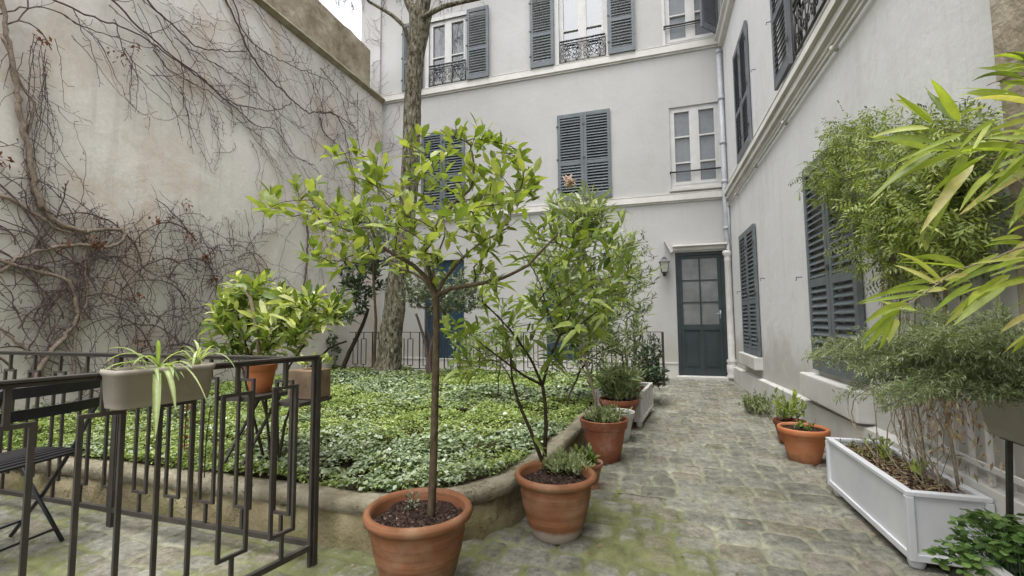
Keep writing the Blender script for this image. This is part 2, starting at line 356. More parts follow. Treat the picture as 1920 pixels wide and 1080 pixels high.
def m_glass(name, tint=(.8,.82,.85), mixf=.32, rough=.03):
    t = NT(name)
    tr = t.n('ShaderNodeBsdfTransparent'); tr.inputs['Color'].default_value = (*tint, 1)
    gl = t.n('ShaderNodeBsdfGlossy'); gl.inputs['Roughness'].default_value = rough
    lw = t.n('ShaderNodeLayerWeight'); lw.inputs['Blend'].default_value = .35
    f = t.math('ADD', t.math('MULTIPLY', lw.outputs['Fresnel'], .8), mixf-.2)
    bp = t.n('ShaderNodeBump'); bp.inputs['Strength'].default_value = .12; bp.inputs['Distance'].default_value = .02
    t.l(t.noise(3, 3), bp.inputs['Height']); t.l(bp.outputs[0], gl.inputs['Normal'])
    mx = t.n('ShaderNodeMixShader'); t.l(f, mx.inputs[0]); t.l(tr.outputs[0], mx.inputs[1]); t.l(gl.outputs[0], mx.inputs[2])
    t.l(mx.outputs[0], t.out.inputs['Surface']); return t.m
M['glass'] = m_glass('clear_glass')
def m_frost():
    t = NT('textured_glass'); n = t.noise(120, 4, .7); n2 = t.noise(3, 4, .6)
    col = t.mix(t.ramp(n2, [(.35, 0), (.65, 1)]), (.10,.105,.105), (.19,.195,.195)); col = t.mix(t.math('MULTIPLY', t.ramp(n, [(.45, 0), (.65, 1)]), .35), col, (.32,.325,.32))
    t.bump(n, .4, .004); return t.fin(col, .28, .6)
M['frost'] = m_frost()
def m_lace():
    t = NT('net_curtain'); n = t.noise(60, 4, .7); w = t.noise(6, 4, .5, t.vec((6, 6, .4)))
    col = t.mix(t.ramp(w, [(.35, 0), (.65, 1)]), (.12,.125,.13), (.25,.255,.26)); col = t.mix(t.math('MULTIPLY', t.ramp(n, [(.48, 0), (.6, 1)]), .3), col, (.5,.5,.5))
    return t.fin(col, .9, .1)
M['lace'] = m_lace()
def m_frost2(name, a, b, c):
    t = NT(name); n = t.noise(70, 5, .7); n2 = t.noise(2.5, 4, .6)
    col = t.mix(t.ramp(n2, [(.35, 0), (.65, 1)]), a, b); col = t.mix(t.math('MULTIPLY', t.ramp(n, [(.45, 0), (.6, 1)]), .4), col, c)
    t.bump(n, .3, .003); return t.fin(col, .22, .5)
M['frost2'] = m_frost2('pale_textured_glass', (.135,.15,.165), (.19,.205,.215), (.28,.29,.30))
M['mirrorglass'] = m_glass('bright_reflecting_glass', mixf=.5, rough=.02)
M['dark'] = m_simple('painted_room_shade', (.010,.010,.011), (.02,.02,.021), 2, .9, 0)  # near-black colour painting the shade of an unlit room
M['lampglass'] = m_simple('pale_lamp_glass', (.30,.32,.28), (.45,.46,.40), 10, .15, 0, spec=.7)
M['bloom'] = m_simple('faded_pink_bloom', (.36,.22,.15), (.50,.38,.28), 50, .8, 0)

# ---------------------------------------------------------------- wall helpers: local (u along wall, d into wall, z up)
def mpB(u, d, z): return (u, YB+d, z)
def mpR(u, d, z): return (XR+d, u, z)
def mpL(u, d, z): return (XL-d, u, z)
def wall(mb, mp, u0, u1, z0, z1, holes, reveal=.16, flip=False):
    us = sorted({u0, u1, *[h[0] for h in holes], *[h[1] for h in holes]}); zs = sorted({z0, z1, *[h[2] for h in holes], *[h[3] for h in holes]})
    def inh(u, z): return any(h[0] < u < h[1] and h[2] < z < h[3] for h in holes)
    for a, b in zip(us[:-1], us[1:]):
        for c, d in zip(zs[:-1], zs[1:]):
            if not inh((a+b)/2, (c+d)/2): mb.add([mp(a,0,c), mp(b,0,c), mp(b,0,d), mp(a,0,d)], [(0,1,2,3)])
    for (a, b, c, d) in holes:
        for p, q in (((a,c),(b,c)), ((b,c),(b,d)), ((b,d),(a,d)), ((a,d),(a,c))):
            mb.add([mp(p[0],0,p[1]), mp(q[0],0,q[1]), mp(q[0],reveal,q[1]), mp(p[0],reveal,p[1])], [(0,1,2,3)])
def profile(mb, mp, u0, u1, prof):
    """extrude a moulding profile [(d,z)...] along u"""
    P = [mp(u0, d, z) for d, z in prof] + [mp(u1, d, z) for d, z in prof]; n = len(prof)
    mb.add(P, [[(i, (i+1) % n, (i+1) % n + n, i+n) for i in range(n)], tuple(range(n))[::-1], tuple(range(n, 2*n))])

def shutter_leaf(mat, parent, mp, u0, u1, z0, z1, th=.035, mid=.42, label=None):
    """leaf in coords (u, d, z) through mp; d from -th to 0"""
    mb = MB(); w = .062
    mb.box(u0, u0+w, -th, 0, z0, z1, mp); mb.box(u1-w, u1, -th, 0, z0, z1, mp)
    zm = z0+(z1-z0)*mid
    rails = [(z0, z0+.11), (zm-.035, zm+.035), (z1-.08, z1)]
    for a, b in rails: mb.box(u0+w, u1-w, -th+.002, -.002, a, b, mp)
    for (a, b) in ((rails[0][1], rails[1][0]), (rails[1][1], rails[2][0])):
        n = int((b-a)/.057); p = (b-a)/n
        for i in range(n):
            z = a+p*(i+.5)+R.uniform(-.0015, .0015); hd = .017; hz = p*.34+R.uniform(-.002, .002); t = .004
            P = [mp(u, d, zz) for u in (u0+w-.004, u1-w+.004) for d, zz in ((-th/2-hd, z-hz-t), (-th/2-hd, z-hz+t), (-th/2+hd, z+hz+t), (-th/2+hd, z+hz-t))]
            mb.add(P, [[(0,1,5,4),(1,2,6,5),(2,3,7,6),(3,0,4,7)], (0,3,2,1), (4,5,6,7)])
    o = mb.build('shutter', mat, parent)
    for z in (z0+.25, zm+.1, z1-.25):
        hg = MB(); hg.box(u0-.02, u0+.03, -th-.006, -th, z-.02, z+.02, mp); hg.build('hinge', M['iron'], o)
    if label: o['label'] = label
    return o
def window(parent, mp, u0, u1, z0, z1, rows, d=.065, curtain=True, glass='glass', splits=None):
    """white casement window: frame > glazing, curtain"""
    mb = MB(); f = .055
    def b(a, c, e, g, d0=d-.03, d1=d+.03): mb.box(a, c, d0, d1, e, g, mp)
    b(u0, u0+f, z0, z1); b(u1-f, u1, z0, z1); b(u0+f, u1-f, z1-f, z1, d-.028, d+.028); b(u0+f, u1-f, z0, z0+f+.03, d-.034, d+.028)
    um = (u0+u1)/2
    b(um-.05, um+.05, z0+f+.03, z1-f, d-.045, d+.022)
    for a, c in ((u0+f, um-.05), (um+.05, u1-f)):
        b(a, a+.035, z0+f+.03, z1-f, d-.04, d+.018); b(c-.035, c, z0+f+.03, z1-f, d-.04, d+.018)
        b(a+.035, c-.035, z0+f+.03, z0+f+.09, d-.04, d+.018); b(a+.035, c-.035, z1-f-.045, z1-f, d-.04, d+.018)
        sp = splits or [i/rows for i in range(1, rows)]
        for s in sp:
            zz = z0+f+.09+(z1-z0-2*f-.135)*s; b(a+.035, c-.035, zz-.014, zz+.014, d-.038, d+.012)
    o = mb.build('window', M['white'], parent)
    g = MB(); g.add([mp(u0+f, d, z0+f), mp(u1-f, d, z0+f), mp(u1-f, d, z1-f), mp(u0+f, d, z1-f)], [(0,1,2,3)]); g.build('pane', M[glass], o)
    if curtain:
        c = MB(); n = 60
        for i in range(n):
            a0 = u0+(u1-u0)*i/n; a1 = u0+(u1-u0)*(i+1)/n; w0 = .012*math.sin(i*1.3); w1 = .012*math.sin((i+1)*1.3)
            c.add([mp(a0, d+.08+w0, z0), mp(a1, d+.08+w1, z0), mp(a1, d+.08+w1, z1), mp(a0, d+.08+w0, z1)], [(0,1,2,3)])
        c.build('curtain', M['lace'], o)
    return o
def backing(mb, mp, u0, u1, z0, z1, d=.5):
    mb.add([mp(u0-.05, d, z0-.05), mp(u1+.05, d, z0-.05), mp(u1+.05, d, z1+.05), mp(u0-.05, d, z1+.05)], [(0,1,2,3)])  # flat sheet behind an opening, painted near-black for the room's shade
def scroll_guard(parent, mp, u0, u1, z0, z1, d=-.02):
    mb = MB()
    mb.box(u0, u1, d-.012, d+.012, z1-.018, z1+.010, mp); mb.box(u0, u1, d-.010, d+.010, z1-.075, z1-.06, mp); mb.box(u0, u1, d-.010, d+.010, z0, z0+.018, mp)
    for u in (u0, u1): mb.box(u-.008, u+.008, d-.008, d+.008, z0, z1, mp)
    def tb(pts, r=.0065): mb.tube([mp(p[0], d, p[1]) for p in pts], r, 5)
    n = 4; w = (u1-u0)/n; za, zb = z0+.018, z1-.075; hh = zb-za
    for i in range(n):
        c = u0+w*(i+.5)
        for sx in (-1, 1):
            for (cy, sy) in ((za+hh*.27, 1), (za+hh*.75, -1)):
                pts = []
                for k in range(22):
                    a = k/21*2*math.pi*1.35; rr = w*.24*(1-.78*k/21)
                    pts.append((c+sx*(w*.22+rr*math.cos(a+math.pi)), cy+sy*rr*math.sin(a)*1.15))
                tb(pts)
            tb([(c+sx*w*.02, za), (c+sx*w*.15, za+hh*.3), (c+sx*w*.48, za+hh*.52), (c+sx*w*.15, za+hh*.75), (c+sx*w*.02, zb)])
        tb([(c, za), (c, zb)], .005)
    for i in range(9):
        u = u0+(u1-u0)*(i+.5)/9; a = [(u+.02*math.cos(t), z1-.039+.018*math.sin(t)) for t in np.linspace(0, 2*math.pi, 9)]; tb(a, .004)
    return mb.build('window_guard', M['iron'], parent, True)

# ================================================================= THE BACK HOUSE
HB = 9.7
house = thing('townhouse', 'white plastered townhouse closing the courtyard, with slate blue louvred shutters and a glazed door', 'building', (-2.3, YB, 0))
WT = 8.15
winA = (-4.78, -3.83, 6.47, WT-.1); winB = (-1.72, -.74, 6.45, WT); winC = (.40, 1.33, 6.44, WT)
winD = (.42, 1.31, 3.58, 5.2); low1 = (-4.90, -3.91, 3.62, 5.36); low2 = (-1.74, -.74, 3.6, 5.33)
doorH = (.44, 1.29, .02, 2.36); bl1 = (-4.86, -3.90, .1, 2.45); bl2 = (-2.08, -1.42, .1, 2.2)
mb = MB(); wall(mb, mpB, -6.62, XR+.3, -.1, HB, [winA, winB, winC, winD, low1, low2, doorH, bl1, bl2], .22)
mb.box(-6.62, XR+.3, .62, 2.5, -.1, HB, mpB); mb.box(-6.62, -6.5, 0.004, .62, -.1, HB, mpB)
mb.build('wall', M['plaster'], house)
for h in (winA, winB, winC, winD, low1, low2, doorH, bl1, bl2): mb = MB(); backing(mb, mpB, *h); mb.build('room_shade_panel', M['dark'], house)
mb = MB()
L1 = [(0,6.46), (-.052,6.455), (-.054,6.445), (-.048,6.442), (-.062,6.30), (-.030,6.292), (-.032,6.262), (0,6.258)]
profile(mb, mpB, -6.0, XR, L1); o = mb.build('string_course', M['ledge'], house)
mb = MB()
L2 = [(0,3.50), (-.050,3.492), (-.052,3.482), (-.046,3.479), (-.060,3.355), (-.028,3.348), (-.030,3.322), (0,3.318)]
profile(mb, mpB, -6.0, XR, L2); mb.build('string_course', M['ledge'], house)
mb = MB(); profile(mb, mpB, -6.9, XR+.2, [(0,HB+.002), (-.35,HB-.02), (-.36,HB-.1), (-.2,HB-.16), (-.12,HB-.3), (0,HB-.32)]); mb.build('cornice', M['ledge'], house)
mb = MB(); mb.box(-6.62, .42, -.035, 0.002, -.05, .27, mpB); mb.box(-6.62, .42, -.048, .003, .27, .295, mpB); mb.build('plinth', M['ledge'], house)
mb = MB(); mb.box(-6.24, -6.06, -.05, -.002, 6.47, HB-.33, mpB); mb.box(-6.62, -6.24, -.02, -.003, 6.3, HB-.33, mpB); mb.build('pilaster', M['plaster'], house)
# windows
window(house, mpB, *winA, 2, splits=[.42]); window(house, mpB, *winB, 2, splits=[.42], glass='mirrorglass'); window(house, mpB, *winC, 3, splits=[.33,.66], glass='frost2'); window(house, mpB, *winD, 3, splits=[.27,.64], glass='frost2')
for w in (winA, winB):
    mb = MB(); u0, u1, z0, z1 = w
    mb.box(u0-.09, u0, -.012, .02, z0-.01, z1+.09, mpB); mb.box(u1, u1+.03, -.012, .02, z0-.01, z1+.09, mpB); mb.box(u0, u1, -.012, .02, z1, z1+.09, mpB)
    mb.build('window_surround', M['white'], house)
    scroll_guard(house, mpB, u0+.02, u1-.02, z0+.02, z0+.50, -.02)
mb = MB(); u0, u1, z0, z1 = winD
mb.box(u0-.04, u1+.03, -.055, .02, z0-.045, z0-.002, mpB)
mb.build('window_sill', M['ledge'], house)
mb = MB(); mb.box(u0-.02, u1+.02, -.03, -.005, z0+.32, z0+.345, mpB); mb.box(u0-.02, u0, -.03, .05, z0+.31, z0+.35, mpB); mb.build('guard_rail', M['iron'], house)
mb = MB(); u0, u1, z0, z1 = winC; mb.box(u0-.03, u1+.02, -.03, -.005, z0+.40, z0+.425, mpB); mb.box(u0-.03, u1+.02, -.028, -.008, z0+.36, z0+.37, mpB); mb.build('guard_rail', M['iron'], house)
for a, b in ((u0-.05, u0), (u1, u1+.05)): mb = MB(); mb.box(a, b, -.01, .02, z0, z1+.05, mpB); mb.build('window_jamb', M['white'], house)
def off(mp, dd): return lambda u, d, z: mp(u, d+dd, z)
SH = M['shutter']
for a, b, z0, z1 in ((-5.44,-4.91,6.47,8.1), (-3.80,-3.28,6.46,8.1), (-2.33,-1.82,6.46,8.15), (-.69,-.17,6.46,8.15)): shutter_leaf(SH, house, off(mpB, -.05), a, b, z0, z1)
for h in (low1, low2):
    m_ = (h[0]+h[1])/2; shutter_leaf(SH, house, off(mpB, -.012), h[0]-.04, m_-.002, h[2]-.06, h[3]+.02); shutter_leaf(SH, house, off(mpB, -.012), m_+.002, h[1]+.04, h[2]-.06, h[3]+.02)
a0 = np.array([1.36, YB-.06]); a1 = np.array([1.02, YB-.44]); dv = (a1-a0)/np.linalg.norm(a1-a0); nv = np.array([-dv[1], dv[0]])
def mpOpen(u, d, z): p = a0+dv*u+nv*d; return (p[0], p[1], z)
shutter_leaf(M['shutter_grey'], house, mpOpen, 0.0, .50, 6.47, 8.15, label='shutter leaf swung out at an angle')
# blue closed doors low behind the plants
for h in (bl1, bl2):
    u0, u1, z0, z1 = h; m_ = (u0+u1)/2
    for a, b in ((u0, m_-.004), (m_+.004, u1)):
        mb = MB(); mb.box(a, b, .04, .08, z0, z1, mpB)
        for (c, d) in ((z0+.12, z0+.85), (z0+.95, z1-.12)): mb.box(a+.08, b-.08, .028, .041, c, d, mpB)
        mb.build('door_leaf', M['bluedoor'], house)
# the glazed door
u0, u1, z0, z1 = doorH
mb = MB(); D0, D1 = .05, .10
fr = .06
mb.box(u0, u0+fr, D0-.02, D1, z0, z1, mpB); mb.box(u1-fr, u1, D0-.02, D1, z0, z1, mpB); mb.box(u0+fr, u1-fr, D0-.018, D1, z1-fr, z1, mpB)
door = mb.build('door', M['door'], house)
mb = MB(); a, b = u0+fr+.003, u1-fr-.003; mid = (a+b)/2; zr = 1.0
for x0, x1 in ((a, a+.055), (b-.055, b)): mb.box(x0, x1, D0, D0+.04, z0+.01, z1-fr-.003, mpB)
for c, d in ((z0+.01, z0+.16), (zr-.10, zr), (z1-fr-.06, z1-fr-.003)): mb.box(a+.055, b-.055, D0+.001, D0+.039, c, d, mpB)
mb.box(mid-.014, mid+.014, D0+.004, D0+.036, zr, z1-fr-.06, mpB)
hgt = (z1-fr-.06-zr)
for i in (1, 2): mb.box(a+.055, b-.055, D0+.005, D0+.035, zr+hgt*i/3-.012, zr+hgt*i/3+.012, mpB)
mb.box(mid-.04, mid+.04, D0+.003, D0+.037, z0+.16, zr-.10, mpB)
for x0, x1 in ((a+.055, mid-.04), (mid+.04, b-.055)):
    mb.box(x0, x1, D0+.022, D0+.034, z0+.16, zr-.10, mpB); mb.box(x0+.05, x1-.05, D0+.008, D0+.0225, z0+.21, zr-.15, mpB)
mb.build('door_leaf', M['door'], door)
mb = MB(); mb.box(a+.055, b-.055, D0+.018, D0+.022, zr, z1-fr-.06, mpB); mb.build('door_pane', M['frost'], door)
mb = MB(); mb.box(b-.045, b-.018, D0-.006, D0+.002, zr+.1, zr+.26, mpB); mb.tube([mpB(b-.03, D0-.004, zr+.2), mpB(b-.03, D0-.05, zr+.2), mpB(b-.12, D0-.055, zr+.2)], .008, 8); mb.build('handle', M['zinc'], door, True)
mb = MB(); mb.box(u0-.05, u1+.05, -.16, .06, -.02, .055, mpB); mb.build('doorstep', M['ledge'], house, bevel=.008)
mb = MB(); profile(mb, mpB, u0-.04, u1+.04, [(0,2.50), (-.13,2.49), (-.14,2.46), (-.07,2.44), (-.05,2.39), (0,2.38)])
mb.build('door_hood', M['ledge'], house)
for s, uu in ((-1, u0-.04), (1, u1+.02)):
    mb = MB(); P = []
    for d in (0, -.17): P += [mpB(uu, d, 2.36), mpB(uu+s*.04, d, 2.34), mpB(uu+s*.15, d, 2.57), mpB(uu+s*.11, d, 2.60)]
    mb.add(P, [[(0,1,5,4),(1,2,6,5),(2,3,7,6),(3,0,4,7)], (0,3,2,1), (4,5,6,7)]); mb.build('hood_bracket', M['castwhite'], house)
# downpipe and cast column
mb = MB(); mb.tube([(1.335, YB-.10, 6.15), (1.335, YB-.10, 2.62), (1.36, YB-.10, 2.5), (1.36, YB-.1, 2.30)], .047, 14)
for z in (6.1, 5.2, 4.35, 3.62, 2.75): mb.tube([(1.335, YB-.10, z-.03), (1.335, YB-.10, z+.03)], .056, 14)
mb.build('downpipe', M['zinc'], house, True)
mb = MB(); mb.tube([(1.375, YB-.16, 3.3), (1.375, YB-.16, 2.3)], .022, 8); mb.build('thin_pipe', M['zinc'], house, True)
mb = MB(); mb.lathe([(.095,0), (.095,.05), (.075,.08), (.088,.14), (.088,.24), (.07,.27), (.086,.30), (.086,.33), (.060,.36), (.056,1.2), (.056,2.1), (.062,2.12), (.062,2.15), (.055,2.17), (.058,2.2), (.082,2.25), (.082,2.29), (.06,2.31)], 1.33, YB-.11, .03, 20)
mb.build('cast_iron_column', M['castwhite'], house, True)

# ================================================================= THE WING ON THE RIGHT
wing = thing('townhouse_wing', 'pale plastered side wing running along the right of the cobbled path with oblique louvred shutters', 'building', (XR, 4, 0))
wf = (6.9, 7.84, .58, 2.36); wbig = (3.72, 4.62, .66, 2.40); wup = (6.82, 7.68, 3.56, 5.25); wup2 = (3.8, 4.66, 3.52, 5.25)
wt = (6.8, 7.7, 6.5, 8.1)
mb = MB(); wall(mb, mpR, -3, YB, -.1, HB, [wf, wbig, wup, wup2, wt], .2); mb.box(-3, YB-.02, .62, 1.5, -.1, HB, mpR); mb.box(-3.1, -3, 0, 1.5, -.1, HB, mpR)
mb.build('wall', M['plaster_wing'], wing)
for h in (wf, wbig, wup, wup2, wt): mb = MB(); backing(mb, mpR, *h); mb.build('room_shade_panel', M['dark'], wing)
mb = MB(); LW = [(0,3.49), (-.070,3.478), (-.073,3.468), (-.066,3.464), (-.085,3.36), (-.050,3.352), (-.062,3.26), (-.026,3.252), (-.030,3.205), (0,3.19)]
profile(mb, mpR, -3, YB-.10, LW); mb.build('string_course', M['ledge'], wing)
mb = MB(); profile(mb, mpR, -3, YB-.16, [(0,6.38), (-.13,6.37), (-.14,6.30), (-.09,6.27), (-.08,6.18), (0,6.16)]); mb.build('string_course', M['ledge'], wing)
mb = MB(); profile(mb, mpR, -3, YB-.4, [(0,HB+.002), (-.35,HB-.02), (-.36,HB-.1), (-.2,HB-.16), (-.12,HB-.3), (0,HB-.32)]); mb.build('cornice', M['ledge'], wing)
mb = MB(); mb.tube([(XR-.035, y, 3.135+.004*math.sin(y*3)) for y in np.linspace(2.0, YB-.2, 12)], .016, 8)
for y in (2.6, 3.85, 5.2, 6.6, 8): mb.box(y-.012, y+.012, -.055, .0, 3.115, 3.155, mpR)
mb.build('wall_pipe', M['castwhite'], wing, True)
# plinth with a rising top edge
mb = MB(); pts = [(-3, .40), (3.0, .37), (3.62, .36), (4.85, .33), (6.8, .28), (YB-.17, .24)]
for (ya, za), (yb, zb) in zip(pts[:-1], pts[1:]):
    P = [mpR(ya, 0, za+.015), mpR(ya, -.06, za), mpR(ya, -.065, -.05), mpR(yb, 0, zb+.015), mpR(yb, -.06, zb), mpR(yb, -.065, -.05)]; mb.add(P, [[(0,1,4,3),(1,2,5,4)], (0,2,1), (3,4,5)])
mb.build('plinth', M['ledge'], wing)
for (a, b, z0, z1) in ((wf[0]-.06, wf[1]+.16, .40, .575), (3.64, 4.87, .385, .60)):
    mb = MB(); mb.box(a, b, -.105, .15, z0, z1, mpR); mb.build('window_sill', M['ledge'], wing, bevel=.012)
for h, mt in ((wf, SH), (wbig, SH), (wup, M['shutter_grey'])):
    m_ = (h[0]+h[1])/2
    shutter_leaf(mt, wing, off(mpR, -.012), h[0]-.05, m_-.003, h[2]-.01, h[3]+.05); shutter_leaf(mt, wing, off(mpR, -.014), m_+.003, h[1]+.05, h[2]-.01, h[3]+.05)
shutter_leaf(M['shutter_grey'], wing, off(mpR, -.05), 4.74, 5.28, 3.53, 5.3); shutter_leaf(M['shutter_grey'], wing, off(mpR, -.05), 3.2, 3.72, 3.53, 5.3)
shutter_leaf(SH, wing, off(mpR, -.05), 7.74, 8.26, 6.5, 8.15); shutter_leaf(SH, wing, off(mpR, -.05), 6.24, 6.76, 6.5, 8.15)
window(wing, mpR, *wup2, 3); window(wing, mpR, *wt, 3)
mb = MB(); u0, u1, z0, z1 = wup2
for a, b in ((u0-.06, u0), (u1, u1+.06)): mb = MB(); mb.box(a, b, -.02, .02, z0, z1+.06, mpR); mb.build('window_jamb', M['white'], wing)
scroll_guard(wing, mpR, u0+.02, u1-.02, z0+.03, z0+.52, -.05)
for y, z in ((6.5, 1.62), (5.0, 1.50), (8.2, 1.55), (6.45, 4.4), (5.6, 4.5)): mb = MB(); mb.tube([mpR(y, 0, z), mpR(y, -.05, z), mpR(y-.01, -.055, z-.035)], .005, 5); mb.build('shutter_catch', M['iron'], wing)
mb = MB(); mb.box(-3, 2.2, -.08, 0.001, 2.02, HB-.4, mpR); mb.box(-3, 2.2, -.07, 0.002, -.05, 2.02, mpR); mb.build('stone_quoin', M['brownstone'], wing)

# ================================================================= THE OLD WALL ON THE LEFT
lw = thing('boundary_wall', 'tall old stained plaster wall on the left with a band of brown stone above', 'wall', (XL, 3, 0))
mb = MB()
ys = np.linspace(-3, YB, 49); zs_ = np.linspace(-.1, 6.3, 26); gy, gz = np.meshgrid(ys, zs_, indexing='ij')
rel = .02*np.sin(gy*1.7+gz*.6)+.015*np.sin(gy*.7-gz*1.9+1); rel[-1] = 0
V = np.stack([XL-rel*1.0, gy, gz], -1).reshape(-1, 3); nY, nZ = gy.shape
i = np.arange(nY-1)[:, None]*nZ; j = np.arange(nZ-1)[None]; f = np.stack([i+j, i+nZ+j, i+nZ+j+1, i+j+1], -1).reshape(-1, 4)
mb.add(V, [f]); mb.box(XL-.5, XL-.06, -3, YB, -.1, 6.3)
mb.build('plaster_face', M['oldwall'], lw, True)
mb = MB(); profile(mb, mpL, -3, YB-.001, [(.5,6.38), (-.10,6.36), (-.11,6.32), (-.04,6.28), (0.06,6.27), (.5,6.27)]); mb.build('coping', M['capstone'], lw)
mb = MB()
# slightly ragged brown stone upper band, set back
n = 50; ys = np.linspace(-3, 8.52, n); top = 7.34+.02*np.sin(ys*5)+R.uniform(-.015, .015, n)
for k in range(n-1):
    a, b, c, d = ys[k], ys[k+1], top[k], top[k+1]
    P = [(XL-.02,a,6.36),(XL-.02,b,6.36),(XL-.02,b,d),(XL-.02,a,c),(XL-.4,a,6.36),(XL-.4,b,6.36),(XL-.4,b,d),(XL-.4,a,c)]
    mb.add(P, [[(0,1,2,3),(3,2,6,7),(5,4,7,6)]])
mb.add([(XL-.02,8.52,6.36),(XL-.4,8.52,6.36),(XL-.4,8.52,top[-1]),(XL-.02,8.52,top[-1])], [(0,1,2,3)])
mb.build('stone_band', M['brownstone'], lw)

# ================================================================= GROUND
def hash2(a, b): return np.modf(np.abs(np.sin(a*127.1+b*311.7)*43758.5453))[0]
def vnoise(x, y, s=0):
    xi, yi = np.floor(x), np.floor(y); fx, fy = x-xi, y-yi; fx = fx*fx*(3-2*fx); fy = fy*fy*(3-2*fy)
    h = lambda a, b: hash2(a+s*17.3, b-s*9.1)
    return (h(xi,yi)*(1-fx)+h(xi+1,yi)*fx)*(1-fy)+(h(xi,yi+1)*(1-fx)+h(xi+1,yi+1)*fx)*fy
def fbm(x, y, s=0, o=4):
    r = 0; a = .5
    for k in range(o): r = r+a*vnoise(x, y, s+k); x = x*2.03; y = y*2.03; a *= .5
    return r
xs = np.concatenate([np.linspace(-6.05, -4.2, 50)[:-1], np.arange(-4.2, 1.42, .0145)])
yl = [-3, -2, -1, -.3]; y = .2
while y < YB+.05: yl.append(y); y += .008+.0035*max(0, y-.8)
yl = np.array(yl)
gx, gy = np.meshgrid(xs, yl, indexing='ij')
def cobbles(X, Y):
    wx = X+.10*(fbm(X*2, Y*2, 3)-.5)+.05*(fbm(X*7, Y*7, 5)-.5); wy = Y+.13*(fbm(X*1.6+9, Y*1.6, 8)-.5)+.045*(fbm(X*7+3, Y*7, 11)-.5)
    rh = .168; row = np.floor(wy/rh+.06*wx); fy = wy/rh+.06*wx-row
    sw = .175+.06*hash2(row, row*0+3.); u = wx/sw+hash2(row, row*0+7.)*5
    best = None; col = np.floor(u); fu = u-col
    c0 = .42*(hash2(row, col)-.5); c1 = .42*(hash2(row, col+1)-.5)
    # jitter the vertical joints
    left = c0; right = 1+c1
    cc = np.where(fu < left, col-1, np.where(fu > right, col+1, col))
    d = np.minimum(np.abs(fu-left), np.abs(fu-right))*sw
    other = np.where(fu < .5, 1+c1-fu, fu-c0)*sw
    dy = np.minimum(fy, 1-fy)*rh
    k = .036; e = 1-np.minimum(1, np.sqrt(np.maximum(0, k-d)**2+np.maximum(0, k-dy)**2)/k)
    h = np.clip(e*1.45, 0, 1); h = h*h*(3-2*h)
    return h, hash2(row*1.7+3, cc*2.3+1), hash2(cc, row+5.)
h, tone, tilt = cobbles(gx, gy)
dist_left = np.clip((-.25-gx+(2.6-gy)*.35)/1.0, 0, 1)
mossf = fbm(gx*1.3, gy*1.3, 21)
moss = .12+.55*np.clip((mossf-.36)*3, 0, 1)
near = np.clip((3.4-gy)/1.4, 0, 1)*np.clip((.50-gx)/.8, 0, 1)
moss = moss*.46+.60*near*np.clip((fbm(gx*2.2, gy*2.2, 31)-.30)*3.4, 0, 1)
moss = moss+.22*(1-h)*np.clip((1.0-gx), .15, 1)-.12*h
moss = moss+(.52*np.exp(-((gx+.20)**2/.30+(gy-2.35)**2/.75))+.22*np.exp(-((gx+.35)**2/.06))*(gy > 2.6)+.42*np.exp(-((gx+1.05)**2/.3+(gy-1.75)**2/.05)))*np.clip((fbm(gx*3.1, gy*3.1, 131)-.32)*3.2, 0, 1.1)*(1-.55*h*np.clip(tilt*1.8, 0, 1))
moss = np.where(gx < -1.25, moss*.75+.12, moss)
edge_kerb = np.clip(1-np.abs(gx+.45)/.35, 0, 1)*(gy > 2.3); moss = moss+.30*edge_kerb
far_ = np.clip((gy-6)/2, 0, 1); moss = moss+.12*far_*fbm(gx*3, gy*3, 44)
tone2 = np.clip(tone*.85+.15*fbm(gx*6, gy*6, 2), 0, 1)
# low-left: broad worn flags, joints nearly closed with moss
flag = np.clip((-.55-gx)/.5, 0, 1)*np.clip((2.6-gy)/.6, 0, 1)
hh = h*(.021-.008*flag)*(0.8+.4*tilt)+.012*(fbm(gx*1.5, gy*1.5, 61)-.5)+.006*(fbm(gx*9, gy*9, 71)-.5)+.003*(fbm(gx*30, gy*30, 81)-.5)
z = hh-.012
V = np.stack([gx, gy, z], -1).reshape(-1, 3); nx, ny = gx.shape
i = np.arange(nx-1)[:, None]*ny; j = np.arange(ny-1)[None]; f = np.stack([i+j, i+ny+j, i+ny+j+1, i+j+1], -1).reshape(-1, 4)
mb = MB(); mb.add(V, [f], joint=(1-h).ravel(), tone=tone2.ravel(), moss=np.clip(moss, 0, 1.2).ravel())
struct(mb.build('cobbled_ground', M['cobble'], None, True))
mb = MB(); mb.box(-60, 60, -60, 60, -.4, -.12); struct(mb.build('ground', M['soil']))

# garden bed: outline of the kerb (outer face), z levels
KH = .235
kerb = np.array([(-5.98,1.90),(-4.2,1.90),(-3.1,1.92),(-2.2,1.93),(-1.64,1.93),(-1.32,1.93),(-1.10,2.02),(-.92,2.17),(-.80,2.32),(-.73,2.50),(-.69,2.8),(-.66,3.2),(-.62,3.7),(-.58,4.4),(-.52,5.2),(-.42,6.2),(-.30,7.2),(-.25,7.75)])
def resample(P, step):
    s = np.r_[0, np.cumsum(np.linalg.norm(np.diff(P, axis=0), axis=1))]; n = max(2, int(s[-1]/step)+1); t = np.linspace(0, s[-1], n)
    return np.stack([np.interp(t, s, P[:, k]) for k in range(P.shape[1])], 1)
K = resample(kerb, .035)
for _ in range(3): K[1:-1] = (K[:-2]+2*K[1:-1]+K[2:])/4
T = np.gradient(K, axis=0); T /= np.linalg.norm(T, axis=1)[:, None]; Nn = np.stack([T[:, 1], -T[:, 0]], 1)   # outward
prof = [(0.015,-.05),(.01,.06),(0,.16),(-.002,KH-.075),(.012,KH-.062),(.018,KH-.035),(.013,KH-.010),(0,KH+.004),(-.06,KH+.008),(-.12,KH),(-.145,KH-.03),(-.15,.05)]
mb = MB(); rows_ = []
